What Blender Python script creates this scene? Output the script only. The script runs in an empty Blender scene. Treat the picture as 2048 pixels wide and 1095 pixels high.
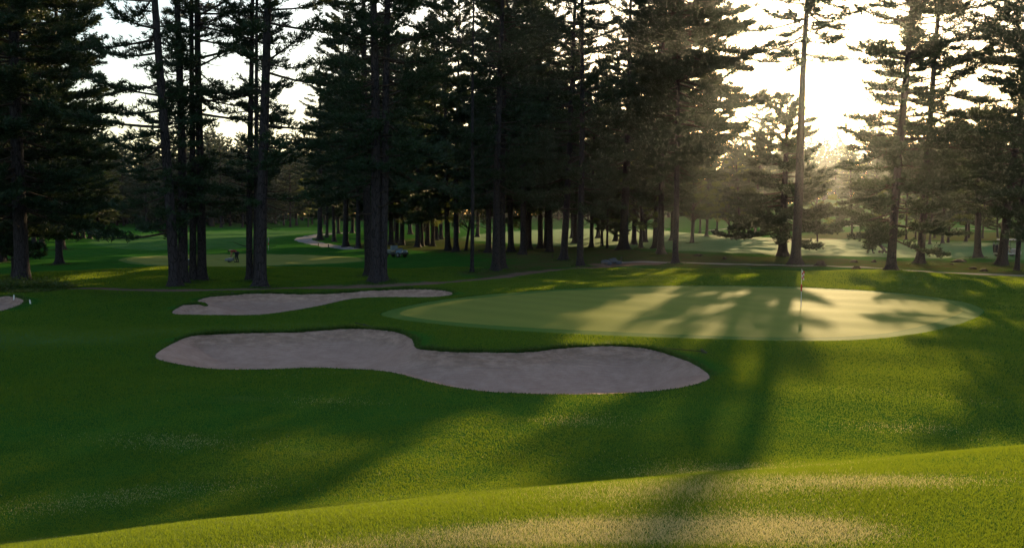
import bpy, math, random
import numpy as np
from mathutils import Vector, Matrix
random.seed(7)
SC = bpy.context.scene
COL = SC.collection
R = math.radians

# ------------------------------------------------------------------ camera
CAMZ = 4.0
F = 1700.0                       # focal length in photograph pixels (2048 wide)
PITCH = math.atan(107.5 / F)
cam = bpy.data.cameras.new('camera')
cam.sensor_width = 36.0
cam.lens = F / 2048 * 36
cam.clip_start = 0.1
cam.clip_end = 6000
co = bpy.data.objects.new('camera', cam)
COL.objects.link(co)
co.location = (0, 0, CAMZ)
co.rotation_euler = (math.pi / 2 - PITCH, 0, 0)
SC.camera = co

# ------------------------------------------------------------------ sky, sun, exposure
SUN_AZ = R(19.3)                 # to the right of +Y
SUN_EL = R(11.3)
w = bpy.data.worlds.new("World")
SC.world = w
w.use_nodes = True
wn = w.node_tree.nodes
wl = w.node_tree.links
wn.clear()
sky = wn.new('ShaderNodeTexSky')
sky.sky_type = 'NISHITA'
sky.sun_disc = False
sky.sun_elevation = SUN_EL
sky.sun_rotation = SUN_AZ
sky.air_density = 1.2
sky.dust_density = 1.6
sky.ozone_density = 1.5
bg = wn.new('ShaderNodeBackground')
bg.inputs['Strength'].default_value = 0.125
wo = wn.new('ShaderNodeOutputWorld')
wl.new(sky.outputs[0], bg.inputs[0])
wl.new(bg.outputs[0], wo.inputs[0])
sl = bpy.data.lights.new('sun', 'SUN')
sl.energy = 5.0
sl.angle = R(0.5)
sl.color = (1.0, 0.71, 0.34)
so = bpy.data.objects.new('sun', sl)
COL.objects.link(so)
sd = Vector((math.sin(SUN_AZ) * math.cos(SUN_EL), math.cos(SUN_AZ) * math.cos(SUN_EL), math.sin(SUN_EL)))
so.rotation_euler = sd.to_track_quat('Z', 'Y').to_euler()
so.location = (30, 80, 40)
SC.view_settings.view_transform = 'Standard'
SC.view_settings.look = 'None'
SC.view_settings.exposure = 1.2
SC.view_settings.gamma = 1.0
SC.cycles.max_bounces = 6
SC.cycles.diffuse_bounces = 3
SC.cycles.glossy_bounces = 2
SC.cycles.transmission_bounces = 3
SC.cycles.transparent_max_bounces = 8
SC.cycles.volume_bounces = 0
SC.cycles.sample_clamp_indirect = 4.0
SC.cycles.use_denoising = True

# ------------------------------------------------------------------ helpers
def ss(a, b, x):
    t = np.clip((x - a) / (b - a), 0, 1)
    return t * t * (3 - 2 * t)

_py = np.array([-60, 0, 3.0, 4.4, 6.5, 9.0, 13, 17, 19.0, 22, 25, 30, 38, 46, 51, 58, 70, 90, 120, 200, 350, 600, 1500])
_pz = np.array([.1, .1, .1, .1, .1, .08, .05, .05, .05, .05, .2, .36, .42, .45, .25, .0, .0, .1, .35, 1.2, 3.2, 5.0, 8.0])
_fy = np.arange(-60, 1500, .1)
_fz = np.interp(_fy, _py, _pz)
_k = np.exp(-.5 * (np.arange(-30, 31) * .1 / .7) ** 2); _k /= _k.sum()
_fz2 = np.convolve(np.pad(_fz, 30, mode='edge'), _k, mode='valid')

def hb(X, Y):
    X = np.asarray(X, float); Y = np.asarray(Y, float)
    z = np.interp(Y, _fy, _fz2)
    # the tee mound: a gentle top, a rounded crest running obliquely, a steep fall to the lower ground
    dc = 6.5 + np.where(X > 0, .31 * X, .42 * X); dc = 6.5 + 12 * np.tanh((dc - 6.5) / 12)
    top = 2.3 - .066 * np.clip(Y, -5, 40)
    ramp = 1.97 - .33 * (Y - dc) - .02 * X
    k_ = 6.0
    mound = -np.log(np.exp(-k_ * np.clip(top, -2, 4)) + np.exp(-k_ * np.clip(ramp, -2, 4))) / k_
    z = np.log(np.exp(7 * z) + np.exp(7 * mound)) / 7 - .02
    # left of the green the plateau is lower
    z = z - .22 * ss(-3, -10, X) * ss(26, 32, Y) * ss(56, 48, Y)
    # mounds behind the green on the right, hump behind the far bunker
    g = lambda cx, cy, sx, sy, a: a * np.exp(-((X - cx) / sx) ** 2 - ((Y - cy) / sy) ** 2)
    z = z + g(21.5, 51.5, 8, 5.0, .75) + g(10, 54, 6.0, 4.5, .30) + g(-8.5, 50.5, 3.2, 2.2, .38)
    z = z + g(-26, 60, 12, 5, .25) + g(13, 24, 4, 5, .2) + g(-24, 66, 9, 5, .35)
    # rising hill on the right far away
    q = X / np.maximum(np.abs(Y), 1)
    z = z + 14 * ss(150, 430, Y) * ss(.12, .5, q) + 3.0 * ss(330, 700, Y)
    und = .035 * np.sin(X * .55 + 1.3 * np.sin(Y * .21)) * np.sin(Y * .43 + .8 * np.sin(X * .17)) \
        + .02 * np.sin(X * 1.3 + Y * .7) * np.sin(Y * 1.1 - X * .3)
    z = z + und * ss(1, 9, Y) * (1 + 1.2 * ss(40, 90, Y))
    return z

def h1(x, y):
    return float(hb(x, y))

_sp, _cp = math.sin(PITCH), math.cos(PITCH)
def pdir(px, py):
    a = (px - 1024) / F; b = -(py - 547.5) / F
    return np.array([a, _cp + b * _sp, -_sp + b * _cp])
_T = np.concatenate([np.arange(1.5, 80, .02), np.geomspace(80, 1400, 5000)])
def hit(px, py):
    """point of the ground seen at a photograph pixel"""
    d = pdir(px, py)
    X = d[0] * _T; Y = d[1] * _T; Z = CAMZ + d[2] * _T
    m = Z < hb(X, Y)
    i = int(np.argmax(m)) if m.any() else len(_T) - 1
    return np.array([X[i], Y[i], float(hb(X[i], Y[i]))])

def spline(pts, closed=True, n=5):
    P = np.array(pts, float); N = len(P); out = []
    rng = range(N) if closed else range(N - 1)
    for i in rng:
        if closed:
            a, b, c, d = P[(i - 1) % N], P[i], P[(i + 1) % N], P[(i + 2) % N]
        else:
            a, b, c, d = P[max(i - 1, 0)], P[i], P[i + 1], P[min(i + 2, N - 1)]
        for k in range(n):
            t = k / n
            out.append(.5 * (2 * b + (c - a) * t + (2 * a - 5 * b + 4 * c - d) * t * t + (3 * b - a - 3 * c + d) * t ** 3))
    if not closed: out.append(P[-1])
    return out

def world_poly(pts, closed=True, n=4):
    return np.array([hit(p[0], p[1])[:2] for p in spline(pts, closed, n)])

def seg_dist(PX, PY, poly, closed=True):
    d2 = np.full(PX.shape, 1e12)
    N = len(poly)
    for i in range(N if closed else N - 1):
        ax, ay = poly[i]; bx, by = poly[(i + 1) % N]
        ex, ey = bx - ax, by - ay
        L2 = ex * ex + ey * ey + 1e-12
        t = np.clip(((PX - ax) * ex + (PY - ay) * ey) / L2, 0, 1)
        dd = (PX - ax - t * ex) ** 2 + (PY - ay - t * ey) ** 2
        np.minimum(d2, dd, out=d2)
    return np.sqrt(d2)

def inside(PX, PY, poly):
    c = np.zeros(PX.shape, bool); N = len(poly)
    for i in range(N):
        ax, ay = poly[i]; bx, by = poly[(i + 1) % N]
        if ay == by: continue
        m = (ay > PY) != (by > PY)
        c ^= m & (PX < (bx - ax) * (PY - ay) / (by - ay) + ax)
    return c

def sdf(PX, PY, poly, closed=True, margin=4.0, half=0.0):
    """negative inside, clamped to +margin away from the outline"""
    out = np.full(PX.shape, float(margin))
    lo = poly.min(0) - margin - half; hi = poly.max(0) + margin + half
    m = (PX > lo[0]) & (PX < hi[0]) & (PY > lo[1]) & (PY < hi[1])
    if not m.any(): return out
    d = seg_dist(PX[m], PY[m], poly, closed)
    if closed:
        d = np.where(inside(PX[m], PY[m], poly), -d, d)
    else:
        d = d - half
    out[m] = np.minimum(d, margin)
    return out

def make_mesh(name, V, faces4=None, faces3=None, mats=(), smooth=False):
    me = bpy.data.meshes.new(name)
    V = np.asarray(V, np.float32).reshape(-1, 3)
    me.vertices.add(len(V)); me.vertices.foreach_set('co', V.ravel())
    idx = []; tot = []
    if faces4 is not None and len(faces4):
        f = np.asarray(faces4, np.int32).reshape(-1, 4); idx.append(f.ravel()); tot.append(np.full(len(f), 4, np.int32))
    if faces3 is not None and len(faces3):
        f = np.asarray(faces3, np.int32).reshape(-1, 3); idx.append(f.ravel()); tot.append(np.full(len(f), 3, np.int32))
    idx = np.concatenate(idx); tot = np.concatenate(tot)
    st = np.concatenate([[0], np.cumsum(tot)[:-1]]).astype(np.int32)
    me.loops.add(len(idx)); me.loops.foreach_set('vertex_index', idx)
    me.polygons.add(len(tot)); me.polygons.foreach_set('loop_start', st)
    try: me.polygons.foreach_set('loop_total', tot)
    except Exception: pass
    me.update(calc_edges=True)
    if smooth: me.polygons.foreach_set('use_smooth', np.ones(len(tot), bool))
    for m in mats: me.materials.append(m)
    return me

def link(name, me, parent=None, loc=None):
    o = bpy.data.objects.new(name, me); COL.objects.link(o)
    if parent is not None: o.parent = parent
    if loc is not None: o.location = loc
    return o

def tag(o, label, cat, group=None, kind=None):
    if label: o['label'] = label
    if cat: o['category'] = cat
    if group: o['group'] = group
    if kind: o['kind'] = kind
    return o

def empty(name, loc, label=None, cat=None, group=None, rz=0.0):
    o = bpy.data.objects.new(name, None); COL.objects.link(o)
    o.location = loc; o.rotation_euler = (0, 0, rz); o.empty_display_size = .3
    return tag(o, label, cat, group)

# ------------------------------------------------------------------ materials
class NT:
    def __init__(s, name):
        s.m = bpy.data.materials.new(name); s.m.use_nodes = True
        s.t = s.m.node_tree; s.t.nodes.clear()
        s.out = s.n('ShaderNodeOutputMaterial')
    def n(s, typ, **kw):
        x = s.t.nodes.new(typ)
        for k, v in kw.items(): setattr(x, k, v)
        return x
    def l(s, a, b): s.t.links.new(a, b)
    def put(s, sock, v):
        if isinstance(v, bpy.types.NodeSocket): s.l(v, sock)
        elif isinstance(v, (tuple, list)) and len(v) == 3 and len(sock.default_value) == 4: sock.default_value = (*v, 1)
        else: sock.default_value = v
    def math(s, op, a, b=0.0, c=None, clamp=False):
        x = s.n('ShaderNodeMath', operation=op, use_clamp=clamp); s.put(x.inputs[0], a); s.put(x.inputs[1], b)
        if c is not None: s.put(x.inputs[2], c)
        return x.outputs[0]
    def mix(s, f, a, b):
        x = s.n('ShaderNodeMix', data_type='RGBA'); s.put(x.inputs[0], f); s.put(x.inputs[6], a); s.put(x.inputs[7], b)
        return x.outputs[2]
    def rng(s, v, a, b, c=0.0, d=1.0):
        x = s.n('ShaderNodeMapRange', interpolation_type='SMOOTHSTEP'); s.put(x.inputs[0], v)
        for i, q in enumerate((a, b, c, d)): s.put(x.inputs[i + 1], q)
        return x.outputs[0]
    def noise(s, scale, detail=3, rough=.55, vec=None, dist=0.0):
        x = s.n('ShaderNodeTexNoise'); x.inputs['Scale'].default_value = scale; x.inputs['Detail'].default_value = detail
        x.inputs['Roughness'].default_value = rough; x.inputs['Distortion'].default_value = dist
        if vec is not None: s.l(vec, x.inputs['Vector'])
        return x.outputs[0]
    def pos(s, sx=1, sy=1, sz=1):
        g = s.n('ShaderNodeTexCoord'); m = s.n('ShaderNodeMapping'); m.inputs['Scale'].default_value = (sx, sy, sz)
        s.l(g.outputs['Object'], m.inputs[0]); return m.outputs[0]
    def attr(s, nm):
        x = s.n('ShaderNodeAttribute', attribute_name=nm); return x.outputs['Fac']
    def bump(s, h, st, dist=.02):
        x = s.n('ShaderNodeBump'); x.inputs['Strength'].default_value = st; x.inputs['Distance'].default_value = dist
        s.l(h, x.inputs['Height']); return x.outputs[0]
    def bsdf(s, col, rough=.8, spec=.3, normal=None, **kw):
        x = s.n('ShaderNodeBsdfPrincipled'); s.put(x.inputs['Base Color'], col); s.put(x.inputs['Roughness'], rough)
        s.put(x.inputs['Specular IOR Level'], spec)
        if normal is not None: s.l(normal, x.inputs['Normal'])
        for k, v in kw.items(): s.put(x.inputs[k.replace('_', ' ')], v)
        return x.outputs[0]
    def done(s, sh): s.l(sh, s.out.inputs[0]); return s.m

def plain(name, col, rough=.6, spec=.4, var=.25, scale=6, metal=0.0):
    t = NT(name); nz = t.noise(scale, 4, .6, t.pos())
    dark = tuple(c * (1 - var) for c in col)
    return t.done(t.bsdf(t.mix(nz, dark, col), rough, spec, t.bump(t.noise(scale * 12, 3, .6, t.pos()), .15, .01), Metallic=metal))

def ground_material():
    t = NT('turf_and_sand'); p = t.pos()
    big = t.noise(.09, 4, .6, p); mid = t.noise(.7, 4, .65, p, .4); fine = t.noise(9, 5, .75, p); grain = t.noise(60, 3, .8, p)
    stretch = t.noise(1.1, 4, .6, t.pos(.35, 1.2, 1))
    # rough grass
    c = t.mix(t.rng(mid, .3, .7), (.012, .070, .013), (.026, .10, .016))
    c = t.mix(t.rng(fine, .35, .75), c, (.045, .115, .014))
    c = t.mix(t.math('MULTIPLY', t.rng(stretch, .6, .78), .45), c, (.10, .15, .05))       # dewy paler blades
    dryd = t.attr('dry')
    c = t.mix(t.math('MULTIPLY', t.rng(t.math('ADD', stretch, t.math('MULTIPLY', dryd, .35)), .66, .86), dryd), c, (.30, .27, .13))
    # fairway
    fw = t.attr('fairway'); fwm = t.rng(t.math('ADD', fw, t.math('MULTIPLY', t.math('SUBTRACT', mid, .5), 3.0)), 1.2, -1.2)
    c = t.mix(fwm, c, t.mix(mid, (.06, .14, .04), (.08, .17, .06)))
    # straw and bare soil under the trees
    st = t.attr('straw'); stm = t.rng(t.math('ADD', st, t.math('MULTIPLY', t.math('SUBTRACT', t.noise(.22, 5, .7, p), .5), 14.0)), 2.5, -2.5)
    sc_ = t.mix(t.rng(mid, .35, .65), (.085, .06, .028), (.05, .075, .018))
    c = t.mix(t.math('MULTIPLY', stm, .8), c, sc_)
    # dirt track
    dt = t.attr('dirt'); dm = t.rng(t.math('ADD', dt, t.math('MULTIPLY', t.math('SUBTRACT', t.noise(.8, 5, .75, p), .5), 2.6)), .35, -.5)
    c = t.mix(dm, c, t.mix(mid, (.12, .075, .055), (.20, .13, .105)))
    # paved cart path
    cp = t.attr('cart'); cm = t.rng(t.math('ADD', cp, t.math('MULTIPLY', t.math('SUBTRACT', fine, .5), .12)), .04, -.04)
    c = t.mix(cm, c, t.mix(fine, (.22, .19, .18), (.33, .30, .29)))
    # greens: collar, then the putting surface
    gr = t.math('ADD', t.attr('green'), t.math('MULTIPLY', t.math('SUBTRACT', t.noise(3, 5, .8, p), .5), .22))
    col = t.mix(mid, (.05, .11, .018), (.062, .128, .022))
    gz = t.noise(.45, 4, .6, p)
    wv = t.n('ShaderNodeTexWave', wave_type='BANDS', bands_direction='DIAGONAL'); wv.inputs['Scale'].default_value = .22
    wv.inputs['Distortion'].default_value = .25; t.l(p, wv.inputs['Vector'])
    put = t.mix(gz, (.150, .172, .030), (.175, .198, .038))
    put = t.mix(t.math('MULTIPLY', wv.outputs[1], .35), put, (.112, .142, .026))
    c = t.mix(t.rng(gr, .03, -.03), c, col)
    c = t.mix(t.rng(gr, -.70, -.76), c, put)
    # sand, with dark roots and crumbs where the lip is
    sa = t.attr('sand')
    ragged = t.math('ADD', sa, t.math('MULTIPLY', t.math('SUBTRACT', t.noise(5, 5, .8, p), .5), .16))
    sm = t.rng(ragged, .02, -.02)
    rake = t.n('ShaderNodeTexWave', wave_type='BANDS', bands_direction='Y'); rake.inputs['Scale'].default_value = 2.2
    rake.inputs['Distortion'].default_value = 6; rake.inputs['Detail'].default_value = 3; t.l(p, rake.inputs['Vector'])
    sc2 = t.mix(t.rng(t.noise(2.2, 6, .75, p), .3, .75), (.36, .225, .180), (.47, .310, .252))
    sc2 = t.mix(t.math('MULTIPLY', t.rng(t.noise(3.1, 5, .8, t.pos(.5, 1.4, 1)), .60, .72), .5), sc2, (.22, .15, .12))
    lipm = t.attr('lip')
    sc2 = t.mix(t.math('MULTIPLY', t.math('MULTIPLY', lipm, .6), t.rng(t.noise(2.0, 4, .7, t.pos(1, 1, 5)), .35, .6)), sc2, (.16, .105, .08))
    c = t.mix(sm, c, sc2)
    hgt = t.math('ADD', t.math('MULTIPLY', fine, .6), t.math('MULTIPLY', grain, .5))
    hgt = t.math('ADD', hgt, t.math('MULTIPLY', t.math('MULTIPLY', rake.outputs[1], sm), .5))
    smoothm = t.rng(gr, .03, -.03)
    # soft sheen of dew on the blades
    bumpn = t.n('ShaderNodeBump'); t.l(hgt, bumpn.inputs['Height']); bumpn.inputs['Distance'].default_value = .035
    t.put(bumpn.inputs['Strength'], t.math('SUBTRACT', 1.0, t.math('MULTIPLY', smoothm, .8)))
    notsand = t.math('SUBTRACT', 1.0, sm)
    sh = t.bsdf(c, t.math('SUBTRACT', .9, t.math('MULTIPLY', smoothm, .2)), t.math('ADD', t.math('MULTIPLY', smoothm, .0018), t.math('MULTIPLY', fwm, .005)), bumpn.outputs[0],
                Sheen_Weight=t.math('MULTIPLY', t.math('MAXIMUM', smoothm, t.math('MULTIPLY', fwm, .6)), .025), Sheen_Roughness=.45, Sheen_Tint=(1.0, .93, .70))
    return t.done(sh)

def leaf_material(name, c1, c2, trans=.35, tcol=None, rough=.55, spec=.3, scale=.8):
    t = NT(name); p = t.pos()
    oi = t.n('ShaderNodeObjectInfo')
    f = t.math('ADD', t.math('MULTIPLY', t.noise(scale, 3, .7, p), .8), t.math('MULTIPLY', oi.outputs['Random'], .3))
    c = t.mix(t.rng(f, .3, .9), c1, c2)
    b = t.bsdf(c, rough, spec)
    tr = t.n('ShaderNodeBsdfTranslucent')
    if tcol is None: t.l(c, tr.inputs[0])
    else: t.put(tr.inputs[0], tcol)
    mx = t.n('ShaderNodeMixShader'); mx.inputs[0].default_value = trans
    t.l(b, mx.inputs[1]); t.l(tr.outputs[0], mx.inputs[2])
    return t.done(mx.outputs[0])

def bark_material(name, c1, c2):
    t = NT(name); p = t.pos(1, 1, .22)
    v = t.n('ShaderNodeTexVoronoi', feature='DISTANCE_TO_EDGE'); v.inputs['Scale'].default_value = 9; t.l(p, v.inputs['Vector'])
    nz = t.noise(5, 5, .7, p)
    crack = t.rng(v.outputs[0], 0, .12)
    c = t.mix(crack, tuple(x * .45 for x in c1), t.mix(nz, c1, c2))
    h = t.math('ADD', t.math('MULTIPLY', crack, .7), t.math('MULTIPLY', nz, .5))
    return t.done(t.bsdf(c, .9, .15, t.bump(h, .9, .04)))

M_GROUND = ground_material()
M_NEEDLE = leaf_material('pine_needles', (.009, .028, .015), (.018, .046, .019), .20, (.06, .085, .018))
M_NEEDLE_FAR = leaf_material('distant_needles', (.011, .032, .018), (.022, .05, .024), .10, (.04, .07, .03))
M_LEAF = leaf_material('broad_leaves', (.022, .06, .010), (.05, .095, .02), .38, (.14, .16, .02), scale=1.3)
M_BARK = bark_material('pine_bark', (.024, .020, .024), (.048, .040, .045))
M_TWIG = bark_material('branch_bark', (.045, .034, .028), (.07, .052, .044))
M_GRASS = leaf_material('grass_blades', (.012, .078, .013), (.032, .12, .017), .5, (.19, .25, .012), .6, .12, 1.2)
M_DRYG = leaf_material('pale_blades', (.36, .32, .17), (.46, .41, .25), .45, (.52, .45, .20), .6, .15, 1.2)
M_TUFT = leaf_material('lip_grass', (.022, .058, .008), (.045, .10, .014), .35, (.07, .12, .015), .6, .2, 1.5)

# ------------------------------------------------------------------ outlines (traced on the ground)
P_GREEN = world_poly([(762, 628), (800, 615), (880, 600), (1000, 587), (1150, 577), (1300, 572), (1450, 571), (1600, 574), (1750, 582), (1850, 592),
    (1930, 605), (1967, 622), (1940, 640), (1880, 658), (1800, 672), (1700, 680), (1550, 681), (1400, 677), (1250, 672), (1100, 665), (950, 655), (850, 645), (790, 637)])
P_B1 = world_poly([(310, 712), (330, 695), (370, 680), (440, 674), (520, 672), (600, 670), (680, 664), (740, 664), (795, 671), (824, 682), (832, 698),
    (855, 706), (900, 711), (980, 712), (1060, 711), (1120, 704), (1200, 699), (1270, 701), (1330, 712), (1380, 728), (1412, 745), (1419, 756),
    (1395, 767), (1340, 778), (1260, 785), (1150, 788), (1040, 786), (950, 780), (870, 766), (810, 750), (760, 741), (700, 737), (620, 735), (540, 738),
    (440, 738), (380, 732), (330, 722)])
P_B2 = world_poly([(345, 622), (365, 615), (402, 613), (416, 611), (410, 605), (395, 602), (420, 597), (470, 593), (520, 590), (600, 592), (660, 591),
    (700, 588), (760, 584), (830, 582), (880, 584), (905, 589), (860, 594), (760, 594), (700, 598), (650, 609), (590, 620), (520, 629), (440, 630), (380, 629), (350, 628)])
P_B3 = world_poly([(-90, 606), (-40, 598), (0, 597), (25, 597), (49, 605), (30, 615), (0, 622), (-60, 624)])
P_PG = world_poly([(238, 521), (262, 514), (340, 510), (450, 508), (560, 508), (660, 511), (720, 515), (742, 519), (715, 524), (640, 528), (500, 532), (380, 533), (290, 530)])
P_FAIR = world_poly([(930, 474), (1000, 464), (1100, 458), (1250, 456), (1380, 466), (1500, 474), (1650, 478), (1850, 483), (2150, 488), (2200, 520), (1950, 517),
    (1750, 513), (1600, 510), (1450, 504), (1300, 498), (1150, 493), (1040, 487), (960, 482)], n=3)
P_FAIR2 = world_poly([(150, 482), (300, 466), (450, 462), (620, 460), (700, 462), (600, 470), (560, 480), (530, 496), (380, 500), (240, 500)], n=3)
P_FAIR3 = world_poly([(-150, 655), (200, 655), (450, 648), (640, 640), (700, 652), (500, 662), (340, 672), (250, 690), (0, 700), (-200, 700)], n=3)
P_STRAW = world_poly([(690, 494), (760, 482), (900, 474), (960, 486), (1050, 491), (1200, 496), (1330, 504), (1450, 510), (1600, 516), (1750, 520), (1950, 524), (2200, 528),
    (2200, 552), (1950, 545), (1800, 536), (1600, 532), (1400, 536), (1200, 530), (1100, 540), (960, 555), (930, 545), (1030, 522), (930, 508), (800, 500)], n=3)
P_STRAW2 = world_poly([(1560, 484), (1620, 468), (1750, 462), (1900, 462), (2150, 468), (2150, 484), (1900, 481), (1700, 477)], n=3)
P_STRAW3 = world_poly([(-150, 565), (60, 572), (200, 575), (340, 578), (520, 576), (700, 566), (760, 570), (520, 586), (330, 586), (60, 585), (-150, 580)], n=3)
L_DIRT = world_poly([(-100, 577), (150, 577), (340, 580), (560, 577), (760, 572), (900, 563), (980, 556), (1080, 542), (1180, 535), (1260, 530), (1340, 527)], closed=False, n=3)
L_DIRT2 = world_poly([(1225, 530), (1262, 527), (1300, 525), (1338, 524)], closed=False, n=3)
L_CART1 = world_poly([(700, 497), (655, 491), (622, 484), (606, 479), (617, 474), (650, 468), (700, 465)], closed=False, n=4)
L_CART2 = world_poly([(1230, 524), (1320, 523.5), (1450, 527.5), (1570, 529.5), (1700, 533), (1790, 538.5), (1850, 543), (1950, 547), (2060, 551), (2250, 557)], closed=False, n=3)
L_CART3 = world_poly([(1400, 462), (1500, 455), (1700, 452), (1880, 455), (1980, 459), (2100, 464)], closed=False, n=3)

# --- trees one can tell apart: base pixel, pixel of the trunk axis at the top of the frame, trunk width in pixels
TREES = [
 # kind, xb, yb, xt, w, H, crown start, radius, options, label
 ('p', 45, 572, 26, 27, 31, 4.6, 5.6, dict(dens=1.4, sparse=.0, step=.45, m=8, low=.95), 'large dark pine nearest the left edge, dense crown, its foot in rough undergrowth'),
 ('p', 31, 553, 22, 13, 27, 4.2, 5.2, dict(dens=1.3, sparse=.0, step=.5, low=.95), 'dark pine half hidden behind the big pine at the left edge'),
 ('p', -62, 560, -70, 20, 29, 2.6, 6.5, dict(dens=1.2, sparse=.03, step=.6, low=.9), 'dark pine cut off by the left edge of the picture'),
 ('p', 118, 528, 112, 13, 30, 4.0, 5.6, dict(dens=1.4, sparse=.0, step=.45, m=8, low=.95), 'broad dark pine behind the leftmost big trunk, branches reaching over the turf'),
 ('p', 2, 524, 0, 13, 30, 3.0, 6.5, dict(dens=1.3, sparse=.0, step=.55, low=.95), 'dark pine standing just inside the left edge, behind the others'),
 ('p', 350, 574, 313, 21, 27, 3.4, 4.2, dict(bias=(-1.4, .45), sparse=.14, step=.8, dens=.95), 'left leaning stem of the four pine clump, low skirt of boughs on its left'),
 ('p', 366, 566, 355, 19, 27, 5.2, 3.0, dict(sparse=.25, step=.85), 'second stem from the left in the clump of four pines left of the mower'),
 ('p', 386, 560, 385, 14, 27, 6.2, 2.7, dict(sparse=.36, dens=.8), 'third and thinnest stem in the clump of four pines left of the mower'),
 ('p', 404, 560, 398, 18, 28, 4.6, 4.4, dict(bias=(1.5, .4), sparse=.22, step=.8), 'rightmost stem in the clump of four pines left of the mower'),
 ('p', 499, 562, 502, 13, 27, 5.5, 2.7, dict(sparse=.36, dens=.8), 'slim straight pine just right of the mower, left one of three stems'),
 ('p', 510, 563, 516, 10, 26, 6.0, 2.4, dict(sparse=.35), 'slender pine stem squeezed between the two stems right of the mower'),
 ('p', 521, 574, 534, 22, 28, 5.2, 4.2, dict(bias=(1.5, .4), sparse=.26, step=.85), 'stout pine with flared foot in front of the far flag, above the left bunker'),
 ('p', 738, 552, 727, 16, 28, 6.0, 4.4, dict(bias=(-1.5, .4), sparse=.12, step=.75, dens=1.1), 'left stem of the pine clump beside the utility cart'),
 ('p', 752, 563, 744, 21, 29, 6.2, 4.4, dict(sparse=.1, step=.75, dens=1.15), 'thick middle stem of the pine clump beside the utility cart'),
 ('p', 764, 562, 779, 18, 29, 6.6, 4.6, dict(bias=(1.5, .3), sparse=.12, step=.75, dens=1.1), 'right stem of the pine clump beside the utility cart, tilting right'),
 ('p', 944, 545, 950, 8, 25, 16, 1.6, dict(sparse=.45, m=5, stubs=True), 'very thin pole-like pine alone on the turf right of the utility cart'),
 ('p', 991, 542, 1006, 15, 29, 5.6, 4.6, dict(dens=1.1, sparse=.08, step=.7), 'left one of two tall pines standing close by the brown track'),
 ('p', 1005, 537, 1011, 13, 30, 5.6, 4.8, dict(dens=1.1, sparse=.08, step=.7), 'right one of two tall pines standing close by the brown track'),
 ('p', 1127, 520, 1152, 14, 31, 5.8, 6.0, dict(dens=1.3, sparse=.08, step=.75), 'leaning pine in the middle wood, just left of the dark trunk by the grey rocks'),
 ('p', 1160, 532, 1164, 13, 30, 5.0, 5.4, dict(dens=1.2, sparse=.1, step=.8), 'dark pine left of the grey rocks, foremost trunk of the middle wood'),
 ('p', 1247, 499, 1262, 17, 33, 6.2, 6.6, dict(dens=1.2, sparse=.1, step=.8), 'pine with widely flared foot at the fairway edge behind the grey rocks'),
 ('p', 1321, 508, 1328, 13, 31, 6.6, 8.0, dict(dens=1.8, sparse=.0, step=.5, low=.45, m=8, bias=(1.57, .2)), 'pine just behind and left of the last trunk of the middle wood'),
 ('p', 1350, 527, 1363, 12, 31, 8.5, 7.0, dict(dens=1.9, sparse=.0, step=.42, low=.45, m=9, bias=(1.57, .22)), 'straight pine at the right end of the middle wood, where the track ends'),
 ('p', 1565, 513, 1576, 17, 17.4, 2.9, 7.0, dict(dens=1.5, sparse=.0, step=.45, low=.9, top_pow=.8, ln=.34, wd=.10, m=8), 'short bushy pine with wide low boughs left of the tall trunk under the sun'),
 ('p', 1590, 529, 1618, 19, 30, 18.3, 6.0, dict(dens=1.0, sparse=.10, step=.85, low=.8, bend=.08), 'tall bare-trunked pine in front of the sun, tilting slightly right'),
 ('p', 1782, 540, 1824, 17, 31, 2.9, 5.6, dict(dens=1.5, sparse=.08, step=.62, low=1.0), 'tall pine with a slanting trunk right of the flag, boughs down to head height'),
 ('p', 1840, 528, 1880, 15, 31, 7.2, 6.6, dict(dens=1.4, sparse=.06, step=.65), 'slanting pine behind and right of the one right of the flag'),
 ('p', 2003, 531, 2068, 17, 30, 6.6, 7.0, dict(dens=1.1, sparse=.1, step=.75, low=.95), 'leaning pine in front of the golf cart at the right edge'),
 ('p', 2034, 542, 2062, 9, 20, 4.2, 4.8, dict(dens=1.2, sparse=.05, step=.6), 'thin pine right of the golf cart, last trunk before the right edge'),
 ('p', 2125, 552, 2110, 20, 30, 3.6, 7.4, dict(dens=1.0, sparse=.12, step=.8), 'pine cut off by the right edge, long bough reaching into the sky'),
 ('p', 1955, 515, 1962, 13, 13.5, 5.5, 6.0, dict(dens=1.3, sparse=.02, step=.55), 'dense pine crown behind the leaning trunk at the right edge'),
 ('p', 640, 480, 640, 10, 33, 8.5, 5.5, dict(dens=1.1, sparse=.05, step=.9), 'left end pine of the middle wood, beside the bend of the cart path'),
 ('b', 122, 500, 120, 14, 13.5, 2.6, 5.4, dict(n_cl=110), 'leafy broad crowned tree on the turf behind the left pines'),
 ('b', 8, 520, 8, 10, 6.5, .6, 3.4, dict(n_cl=80), 'low leafy bush-like tree at the left edge behind the big pine'),
 ('b', 932, 502, 940, 6, 11, 3.2, 3.4, dict(n_cl=60, bend=.9), 'small crooked leafy tree with a forked bent trunk left of the thin pole pine'),
 ('b', 1204, 493, 1212, 6, 13, 3.0, 3.8, dict(n_cl=70), 'slim leafy understorey tree behind the grey rocks'),
 ('b', 1281, 496, 1290, 8, 13, 2.8, 4.4, dict(n_cl=80, bend=.4), 'leafy spreading tree between the flared pine and the end of the middle wood'),
 ('b', 1384, 486, 1380, 7, 15.5, 4.6, 5.2, dict(n_cl=95), 'light green leafy tree at the right rim of the middle wood'),
 ('b', 1052, 500, 1050, 8, 13, 3.0, 4.2, dict(n_cl=70), 'leafy understorey tree right of the two close pines by the track'),
 ('b', 845, 493, 850, 7, 13, 3.2, 4.6, dict(n_cl=80), 'leafy understorey tree behind the utility cart'),
]

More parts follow.
